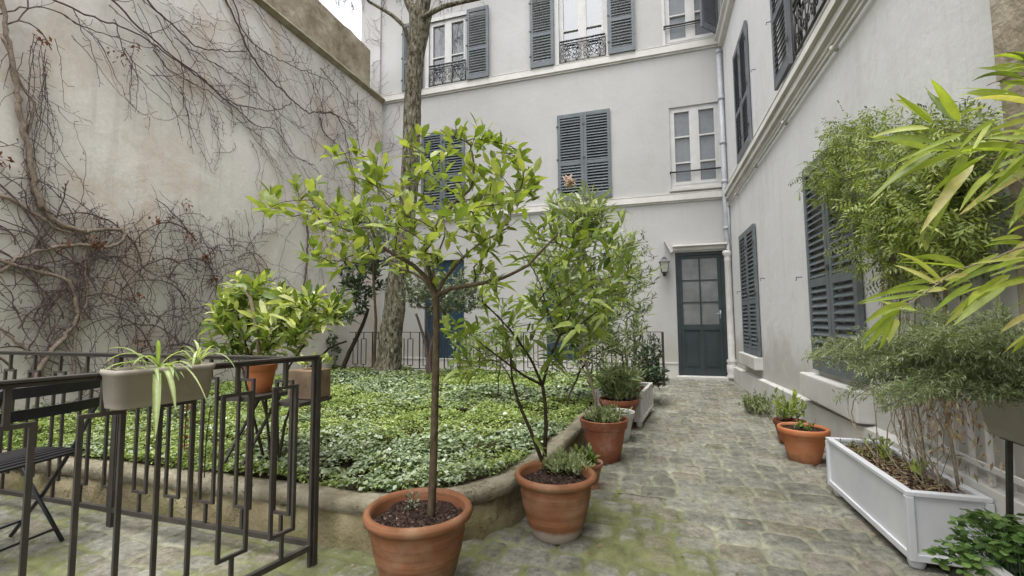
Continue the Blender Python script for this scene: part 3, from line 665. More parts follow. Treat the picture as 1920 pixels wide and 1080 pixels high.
for k, (d, zz) in enumerate(prof):
    w = (fbm(K[:, 0]*4+k*.4, K[:, 1]*4+k*.3, 5)-.47)*.030+(fbm(K[:, 0]*14+k*.9, K[:, 1]*14, 9)-.47)*.014
    p = K+Nn*(d+w)[:, None]; zz_ = zz+(w*.8 if k > 2 else 0)-np.clip((K[:, 1]-2.4)/5, 0, 1)*.10*(zz > .1)
    rows_.append(np.c_[p, np.broadcast_to(zz_, len(K))])
V = np.stack(rows_, 1).reshape(-1, 3); m_ = len(prof); i = np.arange(len(K)-1)[:, None]*m_; j = np.arange(m_-1)[None]
mb.add(V, [np.stack([i+j, i+m_+j, i+m_+j+1, i+j+1], -1).reshape(-1, 4)], cap=np.tile([0,0,0,.15,.8,1,1,1,1,1,1,0], len(K)))
kw = mb.build('garden_kerb', M['kerb'], None, True); tag(kw, 'low cracked rendered kerb wall curving round the raised garden bed', 'garden wall')
# soil
poly = [tuple(p) for p in (K - Nn*.10)[::4]] + [(-.35, 7.75), (-5.98, 7.75), (-5.98, 2.0)]
PO = np.array(poly)
def inside(x, y):
    r = np.zeros(np.shape(x), bool); n = len(PO); j = n-1
    for i in range(n):
        xi, yi = PO[i]; xj, yj = PO[j]
        c = ((yi > y) != (yj > y)) & (x < (xj-xi)*(y-yi)/(yj-yi+1e-12)+xi); r ^= c; j = i
    return r
def bedz(x, y): return .205-np.clip((y-2.4)/5, 0, 1)*.055+.07*(fbm(x*1.1, y*1.1, 91)-.4)+.03*(fbm(x*4, y*4, 95)-.5)
mb = MB(); sx = np.arange(-6, -.2, .08); sy = np.arange(1.85, 7.95, .08); ax, ay = np.meshgrid(sx, sy, indexing='ij')
inn = inside(ax, ay); V = np.stack([ax, ay, bedz(ax, ay)-.02], -1).reshape(-1, 3); nx, ny = ax.shape
i = np.arange(nx-1)[:, None]*ny; j = np.arange(ny-1)[None]; keep = (inn[:-1, :-1] & inn[1:, :-1] & inn[1:, 1:] & inn[:-1, 1:])
mb.add(V, [np.stack([i+j, i+ny+j, i+ny+j+1, i+j+1], -1)[keep]]); struct(mb.build('bed_soil', M['soil'], None, True))
mb = MB(); mb.box(-5.98, -.25, 7.75, 7.86, -.05, .15); o = mb.build('stone_edging', M['kerb'], None, bevel=.01); tag(o, 'low stone edging under the far iron railing behind the bed', 'edging')

# ================================================================= PLANT TOOLS
def unit(v): v = np.asarray(v, float); return v/(np.linalg.norm(v, axis=-1, keepdims=True)+1e-9)
SHAPES = {'ovate': ([.0,.3,.68,1.], [.0,.92,.85,.0]), 'lance': ([.0,.25,.62,1.], [.0,.9,.75,.0]), 'obov': ([.0,.4,.75,1.], [.0,.8,1.,.0])}
def leaves(mb, P, D, L, W, tint, N=None, droop=.25, fold=.22, shape='ovate', low=False, **att):
    P = np.atleast_2d(P); D = unit(np.atleast_2d(D)); n = len(P)
    L = np.broadcast_to(np.asarray(L, float), (n,)); W = np.broadcast_to(np.asarray(W, float), (n,)); tint = np.broadcast_to(np.asarray(tint, float), (n,))
    droop = np.broadcast_to(np.asarray(droop, float), (n,))
    if N is None: N = np.array([0, 0, 1.])+R.normal(0, .35, (n, 3))
    S = unit(np.cross(D, N)); N = unit(np.cross(S, D))
    down = np.array([0, 0, -1.])
    def pt(t, w): 
        c = P+D*(L*t)[:, None]+down*(droop*L*t*t)[:, None]
        return c+S*(w*W*.5)[:, None]+N*(fold*abs(w)*W*.5)[:, None]
    if low:
        V = np.stack([pt(0, 0), pt(.5, 1), pt(1, 0), pt(.5, -1)], 1); k = 4
        f = np.array([(0,1,2),(0,2,3)])
        F = (np.arange(n)[:, None, None]*k+f[None]).reshape(-1, 3); mb.add(V.reshape(-1, 3), [F], tint=np.repeat(tint, k)); return
    t, w = SHAPES[shape]
    V = np.stack([pt(t[0], 0), pt(t[1], 0), pt(t[2], 0), pt(t[3], 0), pt(t[1], w[1]), pt(t[2], w[2]), pt(t[1], -w[1]), pt(t[2], -w[2])], 1); k = 8
    f3 = np.array([(0,1,4),(0,6,1),(2,3,5),(2,7,3)]); f4 = np.array([(1,2,5,4),(1,6,7,2)])
    b = np.arange(n)[:, None, None]*k
    mb.add(V.reshape(-1, 3), [(b+f3[None]).reshape(-1, 3), (b+f4[None]).reshape(-1, 4)], tint=np.repeat(tint, k))
def whorls(mb, C, axis, n, L, W, spread=1.0, tint=(.2,.8), droop=.2, shape='ovate', jit=.02, back=.0):
    """a rosette of n leaves round each centre"""
    C = np.atleast_2d(C); axis = unit(np.atleast_2d(axis)); m = len(C)
    ref = np.array([.3, .5, .8]); X = unit(np.cross(axis, ref)); Y = np.cross(axis, X)
    for c in range(m):
        k = max(2, int(round(n*R.uniform(.7, 1.35)))); a = R.uniform(0, 6.28)+np.arange(k)*2.4
        s = np.linspace(.35, 1, k)*spread*R.uniform(.8, 1.2, k)
        d = axis[c]+s[:, None]*(np.cos(a)[:, None]*X[c]+np.sin(a)[:, None]*Y[c])
        pos = C[c]-axis[c]*(np.linspace(0, 1, k)*back)[:, None]+R.normal(0, jit*.3, (k, 3))
        l = L*R.uniform(.6, 1.15, k)
        leaves(mb, pos, d, l, W*l/L*R.uniform(.85, 1.15, k), np.clip(R.uniform(*tint, k)+R.normal(0, .06), 0, 1), N=axis[c]+np.array([0, 0, .6])+R.normal(0, .25, (k, 3)), droop=R.uniform(.4, 1.6, k)*droop, shape=shape)
class Skel:
    def __init__(s): s.p = []; s.par = []; s.fix = {}
    def path(s, pts, parent=-1, step=.05, r=None):
        pts = np.asarray(pts, float); q = resample(pts, step); first = None
        if parent >= 0: q = q[1:]
        idx = []
        for i, a in enumerate(q):
            s.p.append(a); s.par.append(parent); parent = len(s.p)-1; idx.append(parent)
            if r is not None: s.fix[parent] = r[0]+(r[1]-r[0])*i/max(1, len(q)-1)
        return idx
    def nearest(s, t, root=None, w=.35, lo=0):
        P = np.array(s.p[lo:]); v = t-P; d = np.linalg.norm(v, axis=1)
        cost = d + w*np.maximum(0, -(v[:, 2]))
        return int(np.argmin(cost))+lo
    def grow(s, targets, root, step=.05, wig=.12, sag=.0, w=.35, lo=0, order=True):
        targets = np.asarray(targets)
        if order: targets = targets[np.argsort(np.linalg.norm(targets-np.asarray(root), axis=1))]
        ends = []
        for t in targets:
            i = s.nearest(t, w=w, lo=lo); a = s.p[i]; d = np.linalg.norm(t-a)
            if d < step*.6: ends.append((t, unit(t-a+np.array([0,0,.02])))); continue
            out = unit(a-np.asarray(root)); mid = a+(t-a)*.45+out*d*.10+R.normal(0, wig*d*.35, 3)+np.array([0, 0, -sag*d])
            q = [a]
            for u in np.linspace(0, 1, max(3, int(d/step)+1))[1:]: q.append((1-u)**2*a+2*u*(1-u)*mid+u*u*t+R.normal(0, .05*step, 3))
            s.path(np.array(q), i, 1e9) if len(q) < 3 else s._raw(q[1:], i)
            ends.append((t, unit(q[-1]-q[-2])))
        return ends
    def _raw(s, q, parent):
        for a in q: s.p.append(np.asarray(a)); s.par.append(parent); parent = len(s.p)-1
    def mesh(s, mb, rtip=.0022, gain=.0016, ex=.5, k=6, kmin=4):
        n = len(s.p); cnt = np.zeros(n); ch = [[] for _ in range(n)]
        for i in range(n):
            if s.par[i] >= 0: ch[s.par[i]].append(i)
        for i in range(n-1, -1, -1):
            if not ch[i]: cnt[i] = 1
            if s.par[i] >= 0: cnt[s.par[i]] += cnt[i]
        rad = np.array([max(rtip+gain*(c**ex-1), s.fix.get(i, 0)) for i, c in enumerate(cnt)])
        starts = [(i, None) for i in range(n) if s.par[i] < 0]
        while starts:
            i, pr = starts.pop(); pts = []; rr = []
            if pr is not None: pts.append(s.p[pr]); rr.append(min(rad[pr], rad[i]*1.25))
            while True:
                pts.append(s.p[i]); rr.append(rad[i])
                if not ch[i]: break
                c = sorted(ch[i], key=lambda q: -(cnt[q]+(1e6 if q in s.fix and i in s.fix else 0)))
                for q in c[1:]: starts.append((q, i))
                i = c[0]
            if len(pts) > 1:
                rr = np.array(rr); mb.tube(pts, rr, k if rr.max() > .006 else kmin)
def px_path(lst, Z, zoom=None, jit=0):
    """pixel polyline -> points in space at optical depth Z (scalar or list)"""
    out = []
    for i, (x, y) in enumerate(lst):
        if zoom: x, y = zoom[0]+x/zoom[2], zoom[1]+y/zoom[2]
        z = Z[i] if hasattr(Z, '__len__') else Z
        out.append(DZ(x, y, z+R.normal(0, jit)))
    return np.array(out)
def ellip(cx, cy, Z, rx, ry, rz, n, shell=.35, zmin=None):
    """random points in an ellipsoid given in pixels (rx, ry) and metres (rz); more of them near the surface"""
    v = unit(R.normal(0, 1, (n, 3)))*(R.uniform(0, 1, n)**shell)[:, None]
    P = np.array([DZ(cx+a*rx, cy+b*ry, Z+c*rz) for a, b, c in v])
    if zmin is not None: P = P[P[:, 2] > zmin]
    return P
def pot(name, label, x, y, r, h, mat, style='round', soil='mulch', group='potted plants lining the cobbled path', cat='plant pot', z0=0):
    t = thing(name, label, cat, (x, y, z0), group); mb = MB(); k = 56
    if style == 'round':
        pr = [(.56,0),(.60,.02),(.66,.14),(.735,.33),(.80,.52),(.845,.70),(.86,.74),(.872,.75),(.875,.84),(.89,.86),(.955,.868),(.995,.90),(1.0,.935),(.985,.975),(.94,1.0),(.88,.985),(.85,.93),(.82,.80),(.80,.72)]
        pr = [(.535,0.0),(.56,.012),(.60,.07),(.655,.16),(.70,.25),(.735,.33),(.732,.345),(.775,.44),(.808,.52),(.805,.535),(.832,.62),(.852,.70),(.858,.72),(.845,.735),(.855,.80),(.86,.86),(.93,.865),(.985,.895),(1.0,.935),(.985,.975),(.94,1.0),(.88,.99),(.85,.94),(.82,.80)]
    elif style == 'rim':
        pr = [(.60,0),(.62,.005),(.70,.25),(.79,.52),(.87,.77),(.88,.785),(.935,.79),(.95,.80),(.985,.97),(1.0,.985),(.995,1.0),(.93,1.0),(.92,.97),(.90,.84)]
    elif style == 'thick':
        pr = [(.60,0),(.62,.01),(.70,.28),(.78,.52),(.83,.68),(.85,.70),(.88,.72),(.90,.78),(.93,.80),(.985,.83),(1.0,.88),(1.0,.95),(.97,.99),(.93,1.0),(.87,.98),(.86,.92)]
    elif style == 'foot':
        pr = [(.62,0),(.68,.02),(.70,.10),(.60,.13),(.60,.22),(.66,.35),(.78,.62),(.86,.82),(.95,.84),(1.0,.88),(1.0,.96),(.96,1.0),(.88,.98),(.86,.88)]
    mb.lathe([(a*r, b*h) for a, b in pr], x, y, z0, k, .006); mb.build('pot_body', mat, t, True)
    sz = h*(.86 if style == 'round' else .9); sr = r*(.83 if style == 'round' else .905)
    sm = MB(); n = 26
    rr = np.linspace(0, 1, 12); V = []
    for q in rr:
        a = np.arange(n)/n*6.283; xx, yy = x+q*sr*np.cos(a), y+q*sr*np.sin(a)
        V.append(np.c_[xx, yy, z0+sz+.035*(fbm(xx*22, yy*22, 3)-.5)+.02*(fbm(xx*60, yy*60, 5)-.5)])
    i = np.arange(11)[:, None]*n; j = np.arange(n)[None]; j2 = (j+1) % n
    sm.add(np.concatenate(V), [np.stack([i+j, i+n+j, i+n+j2, i+j2], -1).reshape(-1, 4)]); sm.build('potting_soil', M[soil], t, True)
    return t, z0+sz
def rosettes(mb, P, n, L, W, tint, up=1.0, **k):
    P = np.atleast_2d(P); ax = np.c_[R.normal(0, .35, (len(P), 2)), np.full(len(P), up)]
    whorls(mb, P, ax, n, L, W, tint=tint, **k)

# ================================================================= RAILINGS
def rail_run(parent, A, B, ztop, d0, pitch, half, n, zr=(.205,.818), zb=.09, bw=.0135, base=0, mat=None, close_post=False, flat=False, plain=False):
    A = np.array([*A, 0.]); B = np.array([*B, 0.]); d = (B-A)/np.linalg.norm(B-A); Lr = np.linalg.norm(B-A); mat = mat or M['rail']
    up = np.array([0, 0, 1.]); P = lambda s, z: A+d*s+up*(base+z)
    mb = MB(); mb.bar(P(-.02, ztop), P(Lr, ztop), .034, .010)
    mb.bar(P(-.02, ztop-.012), P(Lr, ztop-.012), .020, .012); mb.build('top_rail', mat, parent, bevel=.002)
    mb = MB(); mb.bar(P(0, zb), P(Lr, zb), .020, .024); mb.build('bottom_rail', mat, parent)
    for k in range(n):
        c = d0+pitch*k
        if c > Lr: break
        mb = MB(); h = half
        w2 = bw
        for s in (-h, h): mb.bar(P(c+s, zr[0]-w2/2), P(c+s, zr[1]+w2/2), w2, w2, up=d)
        for z in zr: mb.bar(P(c-h+w2/2, z), P(c+h-w2/2, z), w2*.98, w2*.98)
        mb.bar(P(c, zr[1]+w2/2), P(c, ztop-.018), w2, w2, up=d); mb.bar(P(c, zb+.012), P(c, zr[0]-w2/2), w2, w2, up=d)
        mb.build('baluster_frame', mat, parent)
def post(parent, x, y, ztop, w=.034, base=0, mat=None, dbl=(0, 0)):
    mb = MB(); mb.bar((x, y, base-.02), (x, y, base+ztop), w, w, up=(0, 1, 0))
    if dbl != (0, 0): mb.bar((x+dbl[0], y+dbl[1], base+.0), (x+dbl[0], y+dbl[1], base+ztop-.002), w*.62, w*.62, up=(0, 1, 0))
    mb.build('post', mat or M['rail'], parent)
fr_ = thing('iron_railing', 'near brown iron railing coming towards the viewer, with a taupe planter hooked on its handrail', 'railing', (-1.5, 1.76, 0), 'brown iron railings round the terrace')
rail_run(fr_, (-1.505, 1.735), (-2.0, -.70), .943, .139, .208, .052, 11)
post(fr_, -1.50, 1.755, .937, .023, dbl=(-.004, -.021)); post(fr_, -2.01, -.72, .937)
br_ = thing('iron_railing', 'brown iron railing parallel to the garden kerb behind the folding chair', 'railing', (-2.9, 1.76, 0), 'brown iron railings round the terrace')
rail_run(br_, (-1.53, 1.765), (-4.9, 1.765), .932, .17, .2353, .045, 14)
post(br_, -2.845, 1.765, .925, .022, dbl=(-.024, 0)); post(br_, -4.9, 1.765, .925)
far = thing('garden_railing', 'thin dark iron railing far behind the bed in front of the townhouse', 'railing', (-3, 7.9, .14))
A_, B_ = np.array([-5.9, 7.8]), np.array([.15, 7.98]); zt = .76; Lf = np.linalg.norm(B_-A_); df = (B_-A_)/Lf
P3 = lambda s, z: np.array([*(A_+df*s), z+.13])
mb = MB(); mb.bar(P3(0, zt), P3(Lf, zt), .03, .012); mb.build('top_rail', M['iron'], far)
mb = MB(); mb.bar(P3(0, .06), P3(Lf, .06), .016, .014); mb.build('bottom_rail', M['iron'], far)
s = .12; k = 0
while s < Lf-.1:
    mb = MB()
    if k % 3 == 2:
        mb.bar(P3(s+.03, .067), P3(s+.03, zt-.006), .018, .018); s += .14
        mb.build('baluster', M['iron'], far)
    else:
        for q in (-.055, .055): mb.bar(P3(s+.02+q, .12), P3(s+.02+q, zt-.13), .013, .013)
        for z in (.12, zt-.13): mb.bar(P3(s-.029, z), P3(s+.069, z), .012, .012)
        mb.bar(P3(s+.02, zt-.124), P3(s+.02, zt-.006), .012, .012); mb.bar(P3(s+.02, .067), P3(s+.02, .114), .012, .012); s += .19
        mb.build('baluster_frame', M['iron'], far)
    k += 1
post(far, .15, 7.98, .89, .04, 0, M['iron']); post(far, -.30, 7.965, .89, .03, 0, M['iron']); post(far, -3.1, 7.885, .89, .03, 0, M['iron'])

# ================================================================= CHAIR AND TABLE
ch = thing('folding_chair', 'black slatted folding bistro chair standing inside the corner of the railings', 'chair', (-2.95, 1.45, 0))
f0 = np.array([-2.72, 1.63, 0.]); fd = unit(np.array([-.985, -.17, 0])); ld = np.array([.17, -.985, 0])*.43
def CP(u, l, z): return f0+fd*u+ld*l+np.array([0, 0, z])
for l in (0, 1):
    mb = MB(); mb.tube([CP(0, l, .83), CP(.03, l, .72), CP(.17, l, .47), CP(.34, l, .22), CP(.52, l, .0)], .0095, 8); mb.build('leg', M['black'], ch, True)
    mb = MB(); q = .03 if l == 0 else .97; mb.tube([CP(.52, q, .43), CP(.36, q, .22), CP(.19, q, .0)], .0095, 8); mb.build('leg', M['black'], ch, True)
for z, u in ((.80, .008), (.70, .035)):
    mb = MB()
    V = []
    for a in range(13):
        l0 = -.03+1.06*a/12; b0 = .03*math.sin(math.pi*a/12)+.006; e_ = .016 if a in (0, 12) else .0235
        V += [CP(u-b0-.006, l0, z-e_), CP(u-b0+.006, l0, z-e_), CP(u-b0+.006, l0, z+e_), CP(u-b0-.006, l0, z+e_)]
    i = np.arange(12)[:, None]*4; j = np.arange(4)[None]; j2 = (j+1) % 4
    mb.add(V, [np.stack([i+j, i+j2, i+4+j2, i+4+j], -1).reshape(-1, 4), (0,1,2,3), (48,49,50,51)])
    mb.build('back_slat', M['black'], ch)
for k in range(9):
    u = .12+.042*k; mb = MB(); mb.bar(CP(u, .0, .452+.006*math.sin(k*.5)), CP(u, 1.0, .452+.006*math.sin(k*.5)), .032, .010); mb.build('seat_slat', M['black'], ch)
mb = MB()
for l in (.07, .93): mb.bar(CP(.10, l, .438), CP(.50, l, .438), .012, .016)
mb.build('seat_frame', M['black'], ch)
mb = MB(); mb.tube([CP(.46, 0, .08), CP(.46, 1, .08)], .006, 6); mb.tube([CP(.23, .03, .06), CP(.23, .97, .06)], .006, 6); mb.build('stretcher', M['black'], ch)
tb = thing('folding_table', 'grey blue metal cafe table half out of view behind the chair back', 'table', (-3.75, 1.1, 0))
mb = MB(); mb.box(-4.25, -3.30, .80, 1.42, .712, .728); mb.build('table_top', M['slate'], tb, bevel=.006)
mb = MB(); mb.box(-4.23, -3.32, .82, 1.40, .69, .711); mb.build('table_rim', M['black'], tb)
for a, b in ((-3.4, -4.1), (-4.1, -3.4)):
    for y in (.88, 1.34): mb = MB(); mb.tube([(a, y, .69), (b, y, 0)], .011, 8); mb.build('leg', M['black'], tb, True)

# ================================================================= POTS AND THE BIG FRONT PLANTS
x, y = GZ(785, 955, .32)[:2]
p1, s1 = pot('terracotta_pot', 'largest terracotta pot in the foreground holding the slim tree with a spreading crown', x, y, .222, .335, M['terra'], 'round')
Z1 = zof((x, y, .8))
tree = thing('potted_tree', 'slim single-trunk tree with large fresh green leaves growing in the foreground pot', 'tree', (x, y, s1-.02))
sk = Skel(); base = DZ(808, 968, Z1)
base = np.array([*(GZ(808, 968, s1)[:2]), s1-.03]); Zt = zof(base)
tr = sk.path(np.vstack([base[None], px_path([(811,915),(813,850),(815,780),(817,700),(818,640),(818,595),(817,556)], Zt)]), step=.04, r=(.0175, .0135))
node = tr[-1]
def limb(pts, dz, r): return sk.path(np.vstack([sk.p[node][None], px_path(pts, [Zt+dz*(i+1)/len(pts) for i in range(len(pts))])]), node, .04, r)
limb([(800,520),(772,495),(738,476),(712,462),(700,440)], -.10, (.010, .006))
limb([(806,510),(794,480),(789,473),(818,425),(850,382),(880,357),(889,335),(888,300),(882,272)], .08, (.0095, .004))
limb([(832,525),(860,490),(900,456),(930,440),(955,425)], .16, (.0085, .004))
limb([(842,541),(900,532),(945,521),(990,498),(1012,474),(1045,440)], -.12, (.0095, .004))
limb([(800,528),(775,512),(755,505),(728,490)], .25, (.007, .004))
limb([(812,500),(835,440),(830,400)], .30, (.006, .003))
cl = [(40,550),(90,530),(150,540),(240,400),(260,470),(330,400),(330,470),(400,500),(220,590),(380,520),(500,500),(580,500),(600,200),(640,230),(730,240),(780,270),(620,320),(690,330),(740,360),(900,160),(950,180),(990,200),(1190,60),(1240,80),(1220,130),(1310,60),(1370,80),(1340,130),(1420,150),(1460,160),(1510,170),(1500,220),(1430,250),(1480,290),(1560,300),(1600,330),(1570,370),(1390,290),(1270,280),(1300,330),(1270,370),(1350,360),(1060,300),(1000,330),(920,360),(880,390),(960,340),(1090,380),(360,670),(470,690),(520,640),(590,620),(560,680),(450,780),(520,790),(360,820),(370,860),(460,870),(540,860),(600,810),(650,830),(720,800),(760,640),(680,620),(720,560),(780,490),(860,470),(920,540),(980,540),(1040,500),(1120,550),(1180,570),(860,640),(920,660),(1030,640),(1100,620),(1060,790),(1080,840),(1180,700),(1190,760),(1240,670),(1280,680),(1350,730),(1390,780),(1310,590),(1260,560),(1340,470),(1400,500),(1450,510),(1380,560),(1440,600),(1510,470),(1560,500),(1560,540),(1600,440),(1640,430),(1660,420),(1230,470),(1300,890),(1340,910),(1390,920),(1430,1000),(830,780),(900,800),(880,860),(820,900),(1500,640),(1450,640),(650,740),(1000,740),(940,760),(640,560),(540,560),(440,620),(840,560),(1000,600)]
T_ = []
for a, b in cl:
    px, py = 480+a/3.176, 220+b/3.176; rr = abs(px-817)/320
    dz_ = R.normal(0, .20)*(1-.4*rr); T_.append(DZ(px, py, Zt+dz_)); T_.append(DZ(px+R.normal(0, 20), py+R.normal(0, 16), Zt+dz_+R.normal(0, .08)))
ends = sk.grow(T_, sk.p[node], .045, .12, .05, lo=node-2)
tw = MB(); sk.mesh(tw, .0017, .0009, .5); tw.build('trunk_and_branches', M['twig'], tree, True)
lf = MB()
for c, ax in ends:
    whorls(lf, c, ax*.7+np.array([0, 0, .55]), 4.3, .078, .030, 1.05, (.25, 1.0), .22, 'ovate', back=.05)
# scattered leaves down the twigs
for i in R.choice(np.arange(tr[-1]+10, len(sk.p)), 110): leaves(lf, sk.p[i], R.normal(0, 1, (1, 3))+[0, 0, .5], R.uniform(.05, .09), .03, R.uniform(.2, .7), droop=.25)
lf.build('foliage', M['leaf_mag'], tree)
def weed(name, label, P, mat, n=5, L=.03, W=.012, tint=(.2,.9), cat='plant', shape='lance', h=(.02,.08), stem='stemdark', spread=1.1, **k):
    """low leafy plant: short stems rising to rosettes"""
    P = np.atleast_2d(P); b = P.mean(0); t = thing(name, label, cat, (b[0], b[1], P[:, 2].min()))
    sm = MB(); lm = MB()
    for p in P:
        hh = R.uniform(*h); q = p+np.array([R.normal(0, .3*hh), R.normal(0, .3*hh), hh]); sm.tube([p, (p+q)/2+R.normal(0, .08*hh, 3), q], .0013, 3)
        whorls(lm, q, [[q[0]-p[0], q[1]-p[1], hh]], n, L, W, spread, tint, .2, shape, back=hh*.6)
    sm.build('stem', M[stem], t); lm.build('foliage', mat, t); return t
weed('small_weed', 'tiny grey green seedling in the soil left of the slim trunk', [GZ(770, 958, s1)+R.normal(0, .012, 3)*[1,1,0] for _ in range(9)], M['leaf_grey'], 6, .022, .008, h=(.01, .075))
x, y = GZ(1041, 889, .30)[:2]
p2, s2 = pot('terracotta_pot', 'terracotta pot with whitish base against the kerb holding the many-stemmed bush', x, y, .212, .315, M['terra'], 'round')
b0 = np.array([*GZ(1020, 874, s2)[:2], s2-.02]); Z2 = zof(b0)
bush = thing('potted_bush', 'many-stemmed bush with long drooping green leaves in the second terracotta pot', 'shrub', b0)
sk = Skel(); Q = (740, 400, 3.375)
def lb(pts, n0, dz, r=(.006, .003)):
    p = px_path(pts, [Z2+dz*(i+1)/len(pts) for i in range(len(pts))]); return sk.path(np.vstack([sk.p[n0][None], p]), n0, .045, r)
a_ = sk.path(np.vstack([b0[None], px_path([(1022,835),(1024,800),(1022,755),(1017,722)], Z2)]), step=.045, r=(.014, .010)); nA = a_[-1]
a2 = lb([(1026,690),(1036,660),(1050,628)], nA, .04, (.009, .007)); n1 = a2[-1]
lb([(1063,604),(1081,563),(1090,542)], n1, .1); lb([(1066,621),(1090,607),(1119,584),(1137,575)], n1, -.12); lb([(1036,607),(1024,578),(1016,539),(1001,507),(989,489)], n1, .18); lb([(1054,590),(1048,548),(1054,498)], n1, .3)
n4 = lb([(997,676),(965,628),(932,592),(905,566)], nA, -.10, (.008, .004)); n2 = n4[-1]
n3 = lb([(985,706),(960,688),(924,661),(891,634),(870,619)], nA, -.24, (.007, .003))
b_ = sk.path(np.vstack([b0[None]+[.006, -.008, 0], px_path([(1014,858),(996,810),(974,760),(960,712),(958,672)], Z2-.04)]), step=.045, r=(.012, .006))
lb([(940,680),(915,673),(882,684)], b_[-4], .1, (.004, .002)); lb([(948,640),(944,610)], b_[-1], .15, (.004, .002))
cl = [(330,680),(390,700),(360,740),(420,770),(560,490),(610,530),(640,560),(690,600),(740,560),(800,560),(840,600),(770,640),(650,700),(600,690),(520,720),(480,740),(540,830),(600,820),(440,870),(400,930),(480,960),(520,900),(560,960),(700,840),(660,880),(740,720),(860,820),(900,700),(960,720),(900,610),(860,560),(900,500),(960,560),(830,60),(900,90),(960,70),(1000,50),(880,150),(940,170),(1010,160),(820,250),(760,290),(850,300),(930,330),(1000,330),(960,410),(1040,400),(1060,300),(1120,280),(1100,220),(1160,180),(1180,420),(1260,520),(1240,420),(1180,470),(1100,460),(1060,560),(1090,620),(1150,560),(1240,600),(1290,560),(1200,660),(1130,700),(1040,900),(990,960),(960,860),(1180,880),(1050,680),(1000,640),(440,1010),(700,760),(1130,130),(1200,100),(1290,130),(1350,200),(1380,130),(1420,230),(1300,260),(1230,320),(1330,340),(1400,330),(1350,430),(1130,60),(1060,120),(1150,800),(1260,720),(1330,650),(1380,560),(1420,480),(1460,400),(1480,300)]
T_ = [DZ(Q[0]+a/Q[2], Q[1]+b/Q[2], Z2+R.normal(0, .22)) for a, b in cl]
ends = sk.grow(T_, sk.p[n1], .05, .1, .03, lo=a_[4])
tw = MB(); sk.mesh(tw, .0017, .0008, .5); tw.build('stems', M['stemdark'], bush, True)
lf = MB()
for c, ax in ends: whorls(lf, c, ax*.8+np.array([0, 0, .45]), 6.5, .125, .034, 1.05, (.1, .9), .28, 'lance', back=.09)
for i in R.choice(np.arange(a_[8], len(sk.p)), 90): leaves(lf, sk.p[i], R.normal(0, 1, (1, 3))+[0, 0, .3], R.uniform(.07, .12), .03, R.uniform(.1, .7), droop=.35, shape='lance')
lf.build('foliage', M['leaf_loq'], bush)
c2 = GZ(1057, 882, s2)
weed('stonecrop', 'pale green low stonecrop mat covering the soil under the bush', [[c2[0]+R.normal(0, .06), c2[1]+R.normal(0, .05), s2-.01] for _ in range(90)], M['leaf_ole'], 8, .046, .014, (.45, 1), h=(.02, .09))
x, y = GZ(1107, 868, .16)[:2]
p5, s5 = pot('small_pot', 'smallest terracotta pot with a footed base tucked behind the bush pot', x, y, .082, .17, M['terra2'], 'foot')
weed('potted_seedling', 'little dark leaved seedling in the smallest footed pot', [[x+R.normal(0, .03), y+R.normal(0, .03), s5-.01] for _ in range(16)], M['leaf_loq'], 5, .05, .022, (.0, .6), h=(.03, .12), shape='ovate')
x3, y3 = GZ(1132, 785, .32)[:2]
p3, s3 = pot('terracotta_pot', 'smooth straight-sided terracotta pot with leaning thin trunk and stonecrop', x3, y3, .188, .325, M['terra2'], 'rim')
weed('stonecrop', 'yellow green stonecrop filling the smooth straight-sided pot', [[x3+.13*math.sqrt(q)*math.cos(a), y3+.13*math.sqrt(q)*math.sin(a), s3-.01] for q, a in R.uniform(0, 1, (80, 2))*[1, 6.28]], M['leaf_ole'], 8, .050, .018, (.5, 1), h=(.03, .12))
xw, yw = GZ(1172, 838, 0)[:2]
pw, sw_ = pot('white_pot', 'white glazed pot squeezed between the two terracotta pots beside the path', *(GZ(1160, 826, 0)[:2]), .150, .265, M['whiteold'], 'rim')
x4, y4 = GZ(1160, 748, .3)[:2]
p4, s4 = pot('terracotta_pot', 'thick-rimmed terracotta pot beside the white planter box', x4, y4, .198, .31, M['terra2'], 'thick')
weed('pot_undergrowth', 'fine leafy undergrowth round the stems in the thick-rimmed pot', [[x4+R.normal(0, .07), y4+R.normal(0, .07), s4-.01] for _ in range(60)], M['leaf_ole'], 8, .08, .020, (.3, 1), h=(.05, .22))

def shrub(name, label, base, attract, mat, stemmat, L, W, n, tint, root_paths=None, spread=1.1, droop=.25, shape='lance', rt=.002, gain=.0012, cat='shrub', step=.06, back=.08, upb=.5, wig=.12, w=.35, trunk_r=None, stem_name='stems'):
    t = thing(name, label, cat, base); sk = Skel()
    rp = root_paths or [np.array([base, np.array(base)+[0, 0, .1]])]
    for p in rp: sk.path(p, -1, step, trunk_r)
    ends = sk.grow(attract, base, step, wig, .03, w=w)
    tw = MB(); sk.mesh(tw, rt, gain, .5); tw.build(stem_name, M[stemmat], t, True)
    lf = MB()
    for c, ax in ends: whorls(lf, c, ax*.8+np.array([0, 0, upb]), n, L, W, spread, tint, droop, shape, back=back)
    lf.build('foliage', M[mat], t); return t, sk
